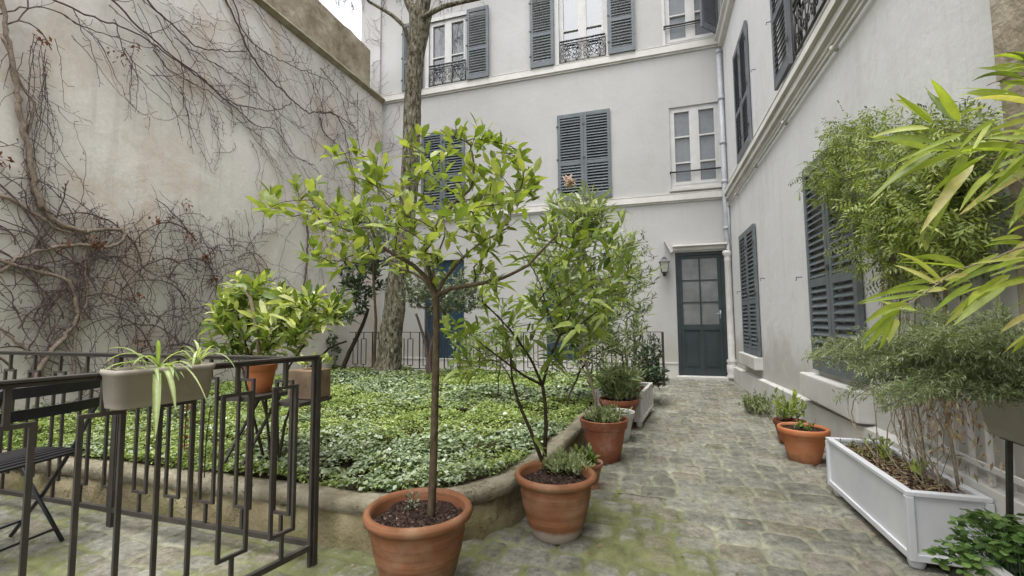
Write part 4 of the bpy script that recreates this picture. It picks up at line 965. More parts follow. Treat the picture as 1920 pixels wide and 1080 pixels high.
# oleander-like tall plants behind the bush
b3 = np.array([x3-.04, y3, s3]); Z3 = zof(b3)
tp = [np.vstack([b3[None], px_path([(1113,735),(1104,700),(1096,672),(1090,640),(1082,600)], Z3)])]
att = np.vstack([ellip(1085, 520, Z3, 85, 130, .32, 80), ellip(1080, 400, Z3, 58, 46, .22, 50), ellip(1140, 480, Z3, 60, 100, .3, 40)])
shrub('potted_oleander', 'tall willowy shrub with narrow leaves and a bright tip, growing from the smooth straight-sided pot', b3, att, 'leaf_ole', 'straw', .17, .026, 8, (.25, 1), tp, trunk_r=(.013, .008), shape='lance', droop=.3, back=.12, rt=.0025)
mb = MB(); c = DZ(1068, 343, Z3)
for k in range(40): mb.tube([c+R.normal(0, .018, 3), c+R.normal(0, .03, 3)+[0, 0, .02]], .004, 4)
o = mb.build('faded_flower', M['bloom'], bpy.data.objects['potted_oleander'], True)
b4 = np.array([x4, y4, s4]); Z4 = zof(b4)
att = np.vstack([ellip(1165, 610, Z4, 62, 110, .35, 60), ellip(1135, 650, Z4, 62, 80, .3, 45), ellip(1190, 520, Z4, 45, 80, .3, 30), ellip(1160, 700, Z4, 46, 34, .25, 36)])
shrub('potted_shrub', 'airy grey green shrub with narrow leaves rising from the thick-rimmed pot', b4, att, 'leaf_ole', 'stemdark', .14, .022, 8, (.1, 1), None, shape='lance', droop=.3, back=.10)
# white planter box on the left of the path
def planter(name, label, x0, x1, y0, y1, z0, z1, mat, panels=True, soilmat='mulch'):
    t = thing(name, label, 'planter box', ((x0+x1)/2, (y0+y1)/2, 0)); w = .018
    mb = MB(); mb.box(x0, x0+w, y0, y1, z0, z1-.004); mb.box(x1-w, x1, y0, y1, z0, z1-.004); mb.box(x0+w, x1-w, y0, y0+w, z0, z1-.004); mb.box(x0+w, x1-w, y1-w, y1, z0, z1-.004); mb.box(x0+w, x1-w, y0+w, y1-w, z0, z0+.02)
    mb.build('box_side', mat, t, bevel=.003)
    mb = MB(); g = .012
    for (a, b, c, d) in ((x0-g, x0+w+.004, y0-g, y1+g), (x1-w-.004, x1+g, y0-g, y1+g), (x0+w+.004, x1-w-.004, y0-g, y0+w+.004), (x0+w+.004, x1-w-.004, y1-w-.004, y1+g)): mb.box(a, b, c, d, z1-.012, z1+.008)
    mb.build('rim', mat, t, bevel=.003)
    mb = MB()
    for (a, b, c, d) in ((x0-g, x0, y0-g, y1+g), (x1, x1+g, y0-g, y1+g), (x0, x1, y0-g, y0), (x0, x1, y1, y1+g)): mb.box(a, b, c, d, z0, z0+.03)
    for xx in (x0, x1):
        for yy in (y0, y1): mb.box(xx-.014, xx+.014, yy-.014, yy+.014, z0+.001, z1-.013)
    if panels:
        nn = 4
        for k in range(1, nn): yy = y0+(y1-y0)*k/nn; mb.box(x1, x1+.008, yy-.015, yy+.015, z0+.03, z1-.012); mb.box(x0-.008, x0, yy-.015, yy+.015, z0+.03, z1-.012)
    mb.build('trim', mat, t, bevel=.002)
    for xx in (x0+.03, x1-.03):
        for yy in (y0+.04, y1-.04): mb = MB(); mb.lathe([(.022,0),(.026,.01),(.032,.5*z0),(.032,z0)], xx, yy, 0, 12); mb.build('foot', mat, t, True)
    mb = MB(); sx = np.linspace(x0+w, x1-w, 12); sy = np.linspace(y0+w, y1-w, 26); ax, ay = np.meshgrid(sx, sy, indexing='ij')
    V = np.stack([ax, ay, z1-.035+.035*(fbm(ax*9, ay*9, 4)-.45)+.02*(fbm(ax*40, ay*40, 6)-.5)], -1).reshape(-1, 3); i = np.arange(11)[:, None]*26; j = np.arange(25)[None]
    mb.add(V, [np.stack([i+j, i+26+j, i+27+j, i+j+1], -1).reshape(-1, 4)]); mb.build('potting_soil', M[soilmat], t, True); return t
planter('planter_box', 'white panelled planter box on bun feet on the left of the path near the door', -.555, -.085, 4.86, 5.72, .06, .34, M['whiteold']).rotation_euler = (0, 0, -.12)
P = np.c_[R.uniform(-.52, -.16, 90), R.uniform(4.95, 5.65, 90), np.full(90, .32)]
weed('box_greenery', 'leafy greenery filling the white planter box by the left of the path', P, M['leaf_ole'], 7, .085, .020, (.1, .9), h=(.05, .30))
br = np.array([.0, 6.35, .0])
tp = thing('small_pot', 'dull red pot hidden under the dark shrub near the door', 'plant pot', (-.16, 6.4, 0)); mb = MB(); mb.lathe([(.10,0),(.15,.22),(.16,.225),(.165,.27),(.14,.27),(.13,.2),(0,.2)], -.16, 6.4, 0, 32); mb.build('pot_body', M['terra2'], tp, True)
Zr = zof((0, 6.3, .4))
shrub('dark_leaved_shrub', 'dark purplish leaved shrub against the far railing left of the door', (-.16, 6.4, .2), np.vstack([ellip(1212, 665, Zr, 32, 42, .28, 120), ellip(1224, 702, Zr-.15, 30, 22, .28, 110)]), 'leaf_dark', 'stemdark', .075, .024, 7, (.0, .9), None, shape='ovate')
shrub('tall_loose_shrub', 'loose tall shrub with sparse small leaves before the house wall left of the lantern', (-.35, 6.6, .05), ellip(1188, 530, Zr+.1, 46, 110, .3, 120), 'leaf_grey', 'stemdark', .085, .020, 6, (.0, .7), None, shape='lance')

# ================================================================= ON AND BEHIND THE RAILINGS
def trough(name, label, c, ax, L, Wd, h, mat, z, taper=.82, cat='planter box', group=None):
    """plastic window box: c centre, ax long direction"""
    t = thing(name, label, cat, (c[0], c[1], z), group); ax = unit(np.array([ax[0], ax[1], 0.])); sd_ = np.array([-ax[1], ax[0], 0.]); c = np.array([c[0], c[1], 0.])
    def ring(l, w, zz, k=5, rr=.22):
        P = []; r_ = w*rr
        for sx, sy, a0 in ((1,1,0),(-1,1,90),(-1,-1,180),(1,-1,270)):
            for q in range(k): a = math.radians(a0+90*q/(k-1)); P.append(c+ax*(sx*(l/2-r_)+r_*math.cos(a))+sd_*(sy*(w/2-r_)+r_*math.sin(a))+np.array([0, 0, zz]))
        return P
    rs = [ring(L*.93, Wd*taper*.98, z), ring(L*.935, Wd*taper, z+.004), ring(L*.95, Wd*taper*1.04, z+h*.20), ring(L*.955, Wd*taper*1.07, z+h*.21), ring(L*.985, Wd*.965, z+h*.83), ring(L, Wd, z+h*.84), ring(L+.008, Wd+.008, z+h*.90), ring(L+.006, Wd+.006, z+h), ring(L-.012, Wd-.012, z+h), ring(L*.97, Wd*.93, z+h*.86)]
    n = len(rs[0]); mb = MB(); i = np.arange(len(rs)-1)[:, None]*n; j = np.arange(n)[None]; j2 = (j+1) % n
    mb.add(np.concatenate(rs), [np.stack([i+j, i+j2, i+n+j2, i+n+j], -1).reshape(-1, 4), np.arange(n)[::-1]]); mb.build('box_body', mat, t, True)
    mb = MB(); Q2 = ring(L*.97, Wd*.93, z+h*.87); cc = c+np.array([0, 0, z+h*.9]); mb.add([cc]+Q2, [[(0, k+1, (k+1) % n+1) for k in range(n)]]); mb.build('potting_soil', M['mulch'], t)
    return t, ax, sd_
A2 = np.array([-1.505, 1.735]); d2 = unit(np.array([-1.735, .62])-A2); nr = np.array([-d2[1], d2[0]])
cb = A2+d2*.635+nr*.06
fp, ax, sd_ = trough('railing_planter', 'taupe plastic window box hooked on the near railing with a spider plant', cb, d2, .285, .135, .12, M['resin'], .838)
for s in (-.1, .1):
    mb = MB(); p = np.array([*(A2+d2*(.645+s)), 0]); q = np.array([*nr, 0.])
    mb.tube([p+q*-.01+[0,0,.945], p+q*-.005+[0,0,.958], p+q*.02+[0,0,.95]], .004, 5); mb.build('hook', M['iron'], fp)
sp = thing('spider_plant', 'striped spider plant with arching leaves hanging over the taupe railing planter', 'plant', (*cb, .96)); lm = MB()
def strap(p, d, L, W, up, n=11, tint=.7, droop=1.0):
    d = unit(d); pts = []; v = d*1.0+np.array([0, 0, up]); pos = np.array(p, float)
    for k in range(n): pts.append(pos.copy()); pos = pos+unit(v)*L/n; v = v+np.array([0, 0, -droop*2.4/n])
    pts = np.array(pts); T = unit(np.gradient(pts, axis=0)); S = unit(np.cross(T, [0, 0, 1.])+1e-6); N = np.cross(S, T); w = W*np.sin(np.linspace(.35, math.pi-.02, n))**.7
    V = np.stack([pts-S*w[:, None]/2+N*w[:, None]*.18, pts, pts+S*w[:, None]/2+N*w[:, None]*.18], 1).reshape(-1, 3)
    tt = np.tile([tint*.45, min(1, tint*1.25), tint*.45], n); i = np.arange(n-1)*3
    f = np.concatenate([np.stack([i, i+1, i+4, i+3], 1), np.stack([i+1, i+2, i+5, i+4], 1)]); return V, f, tt
def add_strap(*a, **k): V, f, tt = strap(*a, **k); lm.add(V, [f], tint=tt)
c0 = np.array([*(A2+d2*.65+nr*.06), .945]); toC = unit(np.array([-c0[0], -c0[1], 0])); right = np.array([math.cos(YAW), math.sin(YAW), 0])
for k in range(15):
    a = R.uniform(-.6, 3.8); dd = right*math.cos(a)*1.0+toC*math.sin(a)*.6
    add_strap(c0+R.normal(0, .012, 3), dd, R.uniform(.09, .19), .013, R.uniform(.5, 2.2), tint=R.uniform(.4, .9), droop=R.uniform(.9, 1.5))
add_strap(c0, toC+right*.05, .31, .022, .30, tint=.75, droop=2.0); add_strap(c0, toC*.7+right*.5, .24, .018, .5, tint=.95, droop=1.7); add_strap(c0, right+toC*.5, .32, .008, .6, tint=.95, droop=1.2)
c0 = np.array([*(A2+d2*.53+nr*.06), .945])
for k in range(12):
    a = R.uniform(0, 6.3); add_strap(c0+R.normal(0, .01, 3), right*math.cos(a)+toC*math.sin(a), R.uniform(.08, .14), .011, R.uniform(1.2, 2.8), tint=R.uniform(.5, 1), droop=R.uniform(.9, 1.6))
add_strap(c0, right, .2, .012, 1.4, tint=.9, droop=1.5)
lm.build('foliage', M['leaf_spi'], sp)
# shelf pots beyond the corner
c = PY(488, 735, 1.93)
ps, ss = pot('hanging_pot', 'small orange terracotta pot perched on a bracket behind the railing corner', c[0], 1.93, .082, .15, M['terra3'], 'rim', z0=c[2])
mb = MB(); zb_ = c[2]-.012; mb.box(c[0]-.11, c[0]+.11, 1.78, 2.02, zb_-.012, zb_+.010); mb.build('bracket_shelf', M['rail'], ps)
for q in (-.06, .06): mb = MB(); mb.bar((c[0]+q, 2.0, zb_-.01), (c[0]+q, 1.78, zb_-.32), .012, .012); mb.build('brace', M['rail'], ps)
c = PY(580, 745, 1.93); t = thing('wooden_box_pot', 'pale wooden square pot on a bracket right at the railing corner post', 'plant pot', (c[0], 1.93, c[2]))
mb = MB(); x0, x1 = c[0]-.075, c[0]+.075; mb.box(x0, x1, 1.86, 2.0, c[2], c[2]+.145); mb.build('pot_body', M['woodpot'], t, bevel=.006)
mb = MB(); mb.box(x0-.02, x1+.0, 1.78, 2.01, c[2]-.02, c[2]-.002); mb.build('bracket_shelf', M['rail'], t)
weed('potted_seedling', 'small bright yellow green plant in the pale wooden square pot', [[c[0]+R.normal(0, .03), 1.93+R.normal(0, .03), c[2]+.15] for _ in range(9)], M['leaf_auc'], 6, .06, .020, (.4, 1), h=(.01, .05))
# variegated shrub rising behind the railing
ba = np.array([*GZ(500, 860, .24)[:2], .24]); ba = np.array([-2.25, 2.25, .24]); Za = zof(ba)
att = np.vstack([ellip(505, 605, Za, 100, 75, .34, 95), ellip(590, 575, Za, 62, 36, .25, 30), ellip(475, 535, Za, 45, 32, .2, 18), ellip(425, 610, Za, 45, 60, .22, 25)])
stems = [np.vstack([ba[None]+[dx, dy, 0], px_path(p_, Za+dz)]) for dx, dy, dz, p_ in ((0,0,0,[(498,760),(505,680),(498,600)]), (.03,.02,.1,[(520,760),(540,690),(575,640)]), (-.05,0,-.1,[(470,760),(455,690),(430,640)]), (.02,-.02,-.05,[(500,780),(480,700),(462,650)]), (.05,0,.05,[(535,790),(570,700),(620,650),(650,640)]))]
stems = [s_[[0,1,2,3]] if len(s_) == 4 else s_ for s_ in stems]
shrub('variegated_shrub', 'bushy yellow green variegated shrub rising behind the railing corner in front of the vine wall', ba, att, 'leaf_auc', 'stemdark', .125, .034, 7, (.0, 1), stems, shape='ovate', droop=.28, trunk_r=(.009, .005), back=.09)
mb = MB(); mb.tube(px_path([(487,665),(480,610),(470,560),(459,540)], Za-.25), [.011,.010,.009,.008], 8); o = mb.build('garden_cane', M['straw'], None, True); tag(o, 'pale bare cane standing up through the variegated shrub', 'cane')

# ================================================================= THE BIG TREE
tb_ = np.array([*GZ(725, 700, .2)[:2], .15]); Zb = zof(tb_)
bt = thing('courtyard_tree', 'tall rough-barked tree standing in the bed before the townhouse with bare branches', 'tree', tb_)
pts = px_path([(725,706),(731,660),(736,600),(743,540),(752,470),(762,400),(769,330),(772,250),(775,180),(779,110),(785,60),(788,25)], Zb); pts[0][2] = .1
pts = resample(pts, .10); nT = len(pts); rad = np.interp(np.linspace(0, 1, nT), [0,.05,.12,.25,.5,.8,.93,1], [.27,.225,.19,.172,.155,.145,.16,.19])
mb = MB(); k = 28; T = unit(np.gradient(pts, axis=0)); a = np.arange(k)/k*6.2832; V = []
for i in range(nT):
    X = unit(np.cross(T[i], [0, 1, 0])); Y = np.cross(T[i], X)
    rr = rad[i]*(1+.16*(vnoise(a*1.9+20*(a > 9), np.full(k, i*.25), 3)-.5)+.10*(vnoise(a*5, np.full(k, i*.8), 9)-.5)); rr[-1] = (rr[0]+rr[-2])/2
    V.append(pts[i]+rr[:, None]*(np.cos(a)[:, None]*X+np.sin(a)[:, None]*Y))
i = np.arange(nT-1)[:, None]*k; j = np.arange(k)[None]; j2 = (j+1) % k
mb.add(np.concatenate(V), [np.stack([i+j, i+j2, i+k+j2, i+k+j], -1).reshape(-1, 4)]); mb.build('trunk', M['bark'], bt, True)
sk = Skel(); top = pts[-1]
l1 = sk.path(np.vstack([pts[-9][None], px_path([(757,48),(735,28),(708,12),(690,2),(672,-25)], Zb-.2)]), -1, .1, (.045, .018))
l2 = sk.path(np.vstack([pts[-2][None], px_path([(812,22),(832,12),(860,5),(905,-4),(960,-30)], Zb-.4)]), -1, .1, (.055, .022))
l3 = sk.path(np.vstack([pts[-3][None]*.98+pts[-2][None]*.02, px_path([(768,8),(752,-40),(740,-110)], Zb+.2)]), -1, .1, (.10, .05))
l4 = sk.path(np.vstack([pts[-2][None], px_path([(796,-10),(805,-80),(815,-180)], Zb)]), -1, .1, (.14, .06))
crown = np.array([-4.3, 6.8, 10.4])
att = np.array([crown+unit(R.normal(0, 1, 3))*R.uniform(.3, 1)**.5*np.array([2.2, 1.8, 1.6]) for _ in range(240)])
att = att[att[:, 2] > 8.9]
e1 = sk.grow(att, top, .16, .14, .0)
def hang(c, n=1, L=.5, r=.0035):
    for _ in range(n):
        q = [np.array(c)]; d = np.array([R.normal(0, .5), R.normal(0, .5), .1])
        for k in range(9): d = d*.85+np.array([R.normal(0, .12), R.normal(0, .12), -.22]); q.append(q[-1]+unit(d)*L/9)
        hb.tube(q, np.linspace(r, r*.4, 10), 3)
        for k in range(2, 10):
            for _2 in range(2): hb.tube([q[k], q[k]+R.normal(0, 1, 3)*.03+[0, 0, -.02]], r*.4, 3)
hb = MB()
for c, ax in e1: hang(c, 3, R.uniform(.4, .9), .004)
for (cx, cy, n_) in ((635,5,10),(655,14,9),(672,20,5),(620,-5,9),(840,20,5),(870,10,6),(815,30,3),(745,25,4),(720,15,4),(790,8,5)):
    for _ in range(n_): c = DZ(cx+R.normal(0, 14), cy-25+R.normal(0, 8), Zb-.2+R.normal(0, .3)); hang(c, 1, R.uniform(.15, .42), .0035)
for a_2 in (l1[-1], l2[-1], l1[-4]): 
    pass
tw = MB(); sk.mesh(tw, .007, .003, .5); tw.build('branches', M['bark'], bt, True); hb.build('twigs', M['stemdark'], bt)

# ================================================================= SHRUBS AT THE BACK OF THE BED
b = np.array([*GZ(668, 690, .2)[:2], .15]); Zs = zof(b)-.3; bb = DZ(640, 688, Zs); bb[2] = .15
shrub('dark_evergreen_shrub', 'dark evergreen shrub with leaning trunk between the old wall and the big tree', bb, np.vstack([ellip(690, 515, Zs, 55, 48, .5, 95), ellip(665, 560, Zs, 40, 45, .4, 35)]), 'leaf_dark', 'stemdark', .16, .050, 7, (.0, .95), [np.vstack([bb[None], px_path([(655,660),(668,635),(682,605),(690,580)], Zs)])], shape='ovate', trunk_r=(.045, .03), step=.1, back=.1, rt=.004)
bb = DZ(624, 690, Zs+.2); bb[2] = .15
shrub('dark_corner_shrub', 'low dark shrub hugging the old wall left of the leaning trunk', bb, ellip(622, 650, Zs+.2, 16, 38, .3, 34), 'leaf_dark', 'stemdark', .10, .04, 6, (.0, .8), None, shape='ovate', step=.1)
shrub('silvery_shrub', 'tall silvery leaved shrub behind the slim tree against the old wall', DZ(700, 690, Zs-.4)*[1,1,0]+[0,0,.15], np.vstack([ellip(700, 405, Zs-.5, 62, 48, .5, 90), ellip(720, 455, Zs-.5, 55, 45, .4, 60)]), 'leaf_grey', 'twig', .15, .030, 8, (.3, 1), [np.vstack([(DZ(700, 690, Zs-.4)*[1,1,0]+[0,0,.15])[None], px_path([(705,600),(700,520),(702,450)], Zs-.5)])], shape='lance', trunk_r=(.03, .015), step=.1, back=.12)
bo = DZ(803, 690, 7.2); bo[2] = .15; Zo = zof(bo)
stems = [np.vstack([bo[None], px_path([(801,665),(797,640),(788,612),(780,588)], Zo)]), np.vstack([bo[None]+[.03, 0, 0], px_path([(806,660),(812,635),(822,610),(835,590)], Zo)]), np.vstack([bo[None]+[.03, 0, 0], px_path([(808,640),(800,615),(806,585)], Zo+.1)])]
shrub('round_headed_tree', 'small round-headed tree with tiny grey green leaves on twisted stems before the blue door', bo, np.vstack([ellip(835, 542, Zo, 82, 46, .6, 260), ellip(790, 540, Zo, 45, 42, .5, 100), ellip(880, 555, Zo, 48, 36, .4, 90)]), 'leaf_grey', 'vine', .075, .030, 9, (.0, 1), stems, shape='ovate', trunk_r=(.032, .018), step=.1, back=.09, cat='tree', rt=.003, stem_name='trunk')
bo = np.array([-.95, 3.6, .22]); Zc = zof(bo)
shrub('bed_shrub', 'mid green shrub growing in the bed behind the multi-stemmed bush', np.array([-1.7, 4.9, .2]), ellip(915, 650, 5.0, 80, 42, .5, 80), 'leaf_ole', 'stemdark', .11, .035, 6, (.0, .8), None, shape='lance', step=.1)
shrub('grassy_shrub', 'tall grassy leaved shrub in the bed behind the pots, in front of the blue shutters', np.array([-.85, 4.6, .2]), np.vstack([ellip(1090, 610, 4.9, 70, 90, .35, 110), ellip(1040, 520, 4.9, 50, 90, .3, 60)]), 'leaf_ole', 'stemdark', .20, .022, 8, (.0, .7), None, shape='lance', droop=.45, step=.1, back=.12)

# ================================================================= GROUND COVER
n = 210000
u = R.uniform(0, 1, n); y_ = 1.95+(u**1.75)*5.75; x_ = R.uniform(-5.98, -.3, n)
keep = inside(x_, y_) | ((R.uniform(0, 1, n) < .0)); x_, y_ = x_[keep], y_[keep]
# view-side pruning of what the near-left kerb would hide is not needed: plants everywhere in the bed
patch = fbm(x_*1.1, y_*1.1, 51); clump = fbm(x_*5, y_*5, 57); gap = fbm(x_*2.6, y_*2.6, 67)
k_ = (clump > .22) & (R.uniform(0, 1, len(x_)) < np.clip((clump-.20)*4, .15, 1)); x_, y_, patch, clump = x_[k_], y_[k_], patch[k_], clump[k_]
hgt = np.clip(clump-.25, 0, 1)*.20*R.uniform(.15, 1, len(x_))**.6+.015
z_ = bedz(x_, y_)+hgt
ivy = patch+.07*np.clip((y_-3.5)/3, 0, 1)+R.normal(0, .10, len(x_)) > .60
lm = MB(); s_ = ~ivy; m = s_.sum(); sc = 1+.22*np.clip(y_[s_]-2.5, 0, 5)
az = R.uniform(0, 6.283, m); el = R.normal(.25, .35, m); D_ = np.c_[np.cos(az)*np.cos(el), np.sin(az)*np.cos(el), np.sin(el)]
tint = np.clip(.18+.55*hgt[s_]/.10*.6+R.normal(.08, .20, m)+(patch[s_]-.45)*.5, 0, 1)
leaves(lm, np.c_[x_[s_], y_[s_], z_[s_]], D_, R.uniform(.015, .032, m)*sc, R.uniform(.010, .017, m)*sc, tint, low=True, fold=.3, N=np.c_[R.normal(0, .45, (m, 2)), np.ones(m)])
o = lm.build('periwinkle_cover', M['leaf_cover'], None); tag(o, 'dense low bright green ground cover spread over the raised bed', 'ground cover', kind='stuff')
lm = MB(); s_ = ivy; m = s_.sum(); sc = 1+.2*np.clip(y_[s_]-2.5, 0, 5)
az = R.uniform(0, 6.283, m); el = R.normal(0, .25, m); D_ = np.c_[np.cos(az)*np.cos(el), np.sin(az)*np.cos(el), np.sin(el)]
leaves(lm, np.c_[x_[s_], y_[s_], z_[s_]+.012], D_, R.uniform(.022, .038, m)*sc, R.uniform(.020, .033, m)*sc, np.clip(R.normal(.45, .25, m), 0, 1), low=True, fold=.15, N=np.c_[R.normal(0, .35, (m, 2)), np.ones(m)])
o = lm.build('ivy_cover', M['leaf_ivy'], None); tag(o, 'darker greyish green ivy patches among the ground cover of the bed', 'ground cover', kind='stuff')
# a few upright reddish shoots by the railing
for k, (px, py, top_) in enumerate(((345,840,720),(383,880,760),(300,700,690))):
    g = GZ(px, py+20, .25); Zg = zof(g); q = px_path([(px, py+15), (px+4, (py+top_)/2), (px+12, top_)], Zg)
    t = thing('garden_shoot', ['upright young shoot with reddish leaves behind the railing left of the taupe planter bracket', 'thin reddish stemmed shoot among the railing bars below the variegated shrub', 'dark young shoot by the mid post of the far terrace railing'][k], 'plant', g)
    mb = MB(); mb.tube(q, .003, 5); mb.build('stem', M['stemdark'], t, True); lm = MB()
    for v in np.linspace(.1, 1, 8): p_ = q[0]*(1-v)+q[-1]*v; whorls(lm, p_, [[0, 0, 1]], 3, .055, .028, 1.5, (.1, .6), .3)
    lm.build('foliage', M['leaf_loq'] if k else M['leaf_red'], t)

# ================================================================= CLIMBER ON THE OLD WALL
cv = thing('climbing_vine', 'bare leafless creeper spreading its tangled stems over the old plaster wall', 'vine', (XL+.05, 3.2, 0))
def wallpts(l, zoom=None, off_=.045):
    out = []
    for x, y in l:
        if zoom: x, y = zoom[0]+x/zoom[2], zoom[1]+y/zoom[2]
        p = PX(x, y, XL+off_); out.append(p)
    return np.array(out)
def smooth(P, step=.06, j=.01):
    P = resample(P, step)
    for _ in range(3): P[1:-1] = (P[:-2]+2*P[1:-1]+P[2:])/4
    P[1:-1] += np.c_[np.abs(R.normal(0, j*.5, len(P)-2)), R.normal(0, j, (len(P)-2, 2))]; return P
z5 = (0, 360, 3); z1 = (0, 0, 3); z2 = (600, 0, 2.7); z8 = (480, 220, 3.176)
thick = MB(); mid = MB(); fine = MB(); dry = MB()
stock = []
for l, z, r in (([(0,20),(100,60),(230,150),(330,210),(430,240),(480,280)], z5, (.030,.018)),
    ([(200,0),(240,100),(330,185),(450,220),(560,220),(660,195),(715,220),(700,280),(600,320),(480,290),(380,295),(300,320),(180,335),(90,370),(0,450)], z5, (.042,.026)),
    ([(0,380),(120,425),(300,465),(390,490),(410,560),(440,680),(400,760),(330,850),(270,900),(220,1000),(190,1080)], z5, (.026,.040)),
    ([(470,290),(485,340),(470,450),(490,560),(490,620),(440,720),(420,900),(400,1080)], z5, (.016,.024)),
    ([(0,760),(60,840),(190,905),(240,1050)], z5, (.016,.020)),
    ([(0,-60),(8,0),(25,100),(45,240),(70,360),(95,500),(110,640),(140,780),(180,940),(205,1080),(240,1180)], z1, (.028,.045)),
    ([(0,190),(60,300),(100,450),(200,600),(150,760)], z1, (.020,.018))):
    P = smooth(wallpts(l, z), .06, .008); thick.tube(P, .68*np.linspace(r[0], r[1], len(P))*R.uniform(.85, 1.15, len(P)), 9); stock.append(P)
for l, z, r in (([(300,0),(440,60),(600,130),(720,165),(860,240),(960,320),(1130,440),(1300,590),(1440,710),(1560,730),(1650,880),(1760,930)], z1, .014),
    ([(560,-60),(630,0),(750,120),(870,230),(1010,350),(1160,460),(1250,550),(1330,590),(1540,630),(1640,580)], z1, .016),
    ([(760,-80),(820,0),(950,130),(1050,210),(1110,275),(1250,285),(1390,290)], z1, .017),
    ([(1230,-60),(1270,0),(1350,170),(1400,300),(1500,430),(1640,560),(1720,630),(1850,630),(1920,660),(2000,720)], z1, .020),
    ([(0,80),(170,30),(330,60),(450,150),(620,200),(760,250),(900,290)], z1, .010),
    ([(1300,-40),(1330,60),(1370,200),(1500,300),(1640,370),(1760,420),(1830,440),(1920,530),(2000,600)], z1, .014),
    ([(980,210),(1200,360),(1350,450),(1480,560),(1600,660),(1760,790),(1900,880)], z1, .009),
    ([(860,280),(930,380),(1060,460),(1180,520),(1290,600)], z1, .010), ([(30,140),(120,110),(230,150),(290,280)], z1, .011), ([(170,-30),(160,60),(60,130)], z1, .012),
    ([(0,345),(100,460),(140,600),(190,680),(200,760)], z2, .012), ([(0,570),(70,570),(120,640),(150,800),(180,900),(170,1000)], z2, .017), ([(190,470),(190,700),(175,760)], z2, .010),
    ([(380,0),(410,110),(500,170),(560,280),(590,400),(590,460)], z8, .016), ([(305,560),(305,800),(285,1060),(280,1200),(275,1320)], z8, .026), ([(590,400),(570,520),(590,700),(560,900)], z8, .010), ([(520,600),(450,720),(400,800),(305,800)], z8, .010),
    ([(0,0),(130,60),(330,200),(450,350),(560,420)], (360,-60,3), .010)):
    P = smooth(wallpts(l, z), .07, .010); mid.tube(P, .72*np.linspace(r, r*.6, len(P)), 6); stock.append(P)
def wander(p, ang, n, step, turn, r0, grav=0.0, spur=.35, out=fine):
    """p=(y,z) on the wall"""
    y, z = p; pts = []; 
    for k in range(n):
        q_ = CM.T @ (np.array([XL, y, z])-C0); qx, qy = 960+F*q_[0]/-q_[2], 540-F*q_[1]/-q_[2]
        if 165 < qx < 545 and max(210, qx*.72+25) < qy < 392+30*math.sin(qx*.035) and R.uniform() < .45: break
        pts.append((XL+.035+.02*abs(math.sin(k*.7+y*5))+R.uniform(0, .012), y, z)); ang += R.normal(0, turn); 
        ang += grav*math.sin(-math.pi/2-ang)
        y += step*math.cos(ang); z += step*math.sin(ang)
        if z < .05 or y > YB-.06 or z > 6.25: break
        if R.uniform() < spur:
            a2 = ang+R.choice([-1, 1])*R.uniform(.5, 1.4); l = R.uniform(.02, .07); q = np.array(pts[-1]); e = q+np.array([R.uniform(.0, .03), l*math.cos(a2), l*math.sin(a2)]); out.tube([q, e], r0*.55, 3, False)
            if R.uniform() < .4: out.tube([e, e+np.array([.01, R.normal(0, .025), R.normal(0, .025)])], r0*.7, 3, False)
    if len(pts) > 2: out.tube(pts, np.linspace(r0, r0*.45, len(pts)), 4, False)
    return pts
allp = np.concatenate([s_ for s_ in stock])
# shoots from the mapped stems
for s_ in stock:
    for i in range(2, len(s_)-1, 3):
        if R.uniform() < .45:
            t_ = s_[i+1]-s_[i-1]; a = math.atan2(t_[2], t_[1])+R.choice([-1, 1])*R.uniform(.3, 1.2); wander(s_[i][1:], a, R.randint(6, 22), .055, .22, R.uniform(.0028, .0055), .02)
# the dense tangle low down, the slanting net high up, and thin cover by the corner
def region(n, x0, x1, y0, y1, a0, a1, nn, r, turn=.16, grav=0., acc=None, st=.06):
    c = 0
    while c < n:
        px, py = R.uniform(x0, x1), R.uniform(y0, y1)
        if acc and R.uniform() > acc(px, py): continue
        p = PX(px, py, XL); wander(p[1:], R.uniform(a0, a1), R.randint(*nn), st, turn, R.uniform(*r), grav); c += 1
tangle = lambda x, y: min(1, max(0, (y-(400+35*math.sin(x*.03)+20*math.sin(x*.11)))/60))
region(125, 0, 520, 400, 900, .7, 2.3, (10, 36), (.003, .007), .2, acc=lambda x, y: 1 if y > 600 else tangle(x, y))
region(105, 200, 500, 430, 640, 0, 6.28, (8, 26), (.003, .0062), .35, acc=tangle)
region(36, 0, 520, 430, 700, .9, 2.2, (14, 34), (.007, .0115), .14, .15)
region(40, 0, 200, 440, 640, 0, 6.28, (8, 24), (.003, .0055), .3)
net = lambda x, y: min(1, max(.0, (x*.72-20-y)/60+.2))
region(80, 120, 700, -30, 330, -1.15, -.25, (12, 40), (.003, .0065), .15, acc=net)
region(60, 300, 715, 0, 420, -1.9, .6, (8, 24), (.0026, .0050), .3, acc=net)
region(42, 560, 716, 150, 600, 1.0, 2.1, (10, 34), (.003, .006), .2)
region(6, 0, 110, 0, 400, -2.2, -.9, (8, 20), (.003, .005), .2)
for (x, y, L_, n_) in ((72,85,60,16),(235,110,16,4),(258,90,26,5),(405,200,18,4),(482,240,14,3),(270,190,16,3),(430,205,10,2),(85,120,34,10)):
    p = PX(x, y, XL)
    for _ in range(n_//3+1): wander((p[1]+R.normal(0, .06), p[2]+R.normal(0, .08)), -1.57+R.normal(0, .2), int(L_*R.uniform(.6, 1.1)), .045, .10, .0036, .25, .5)
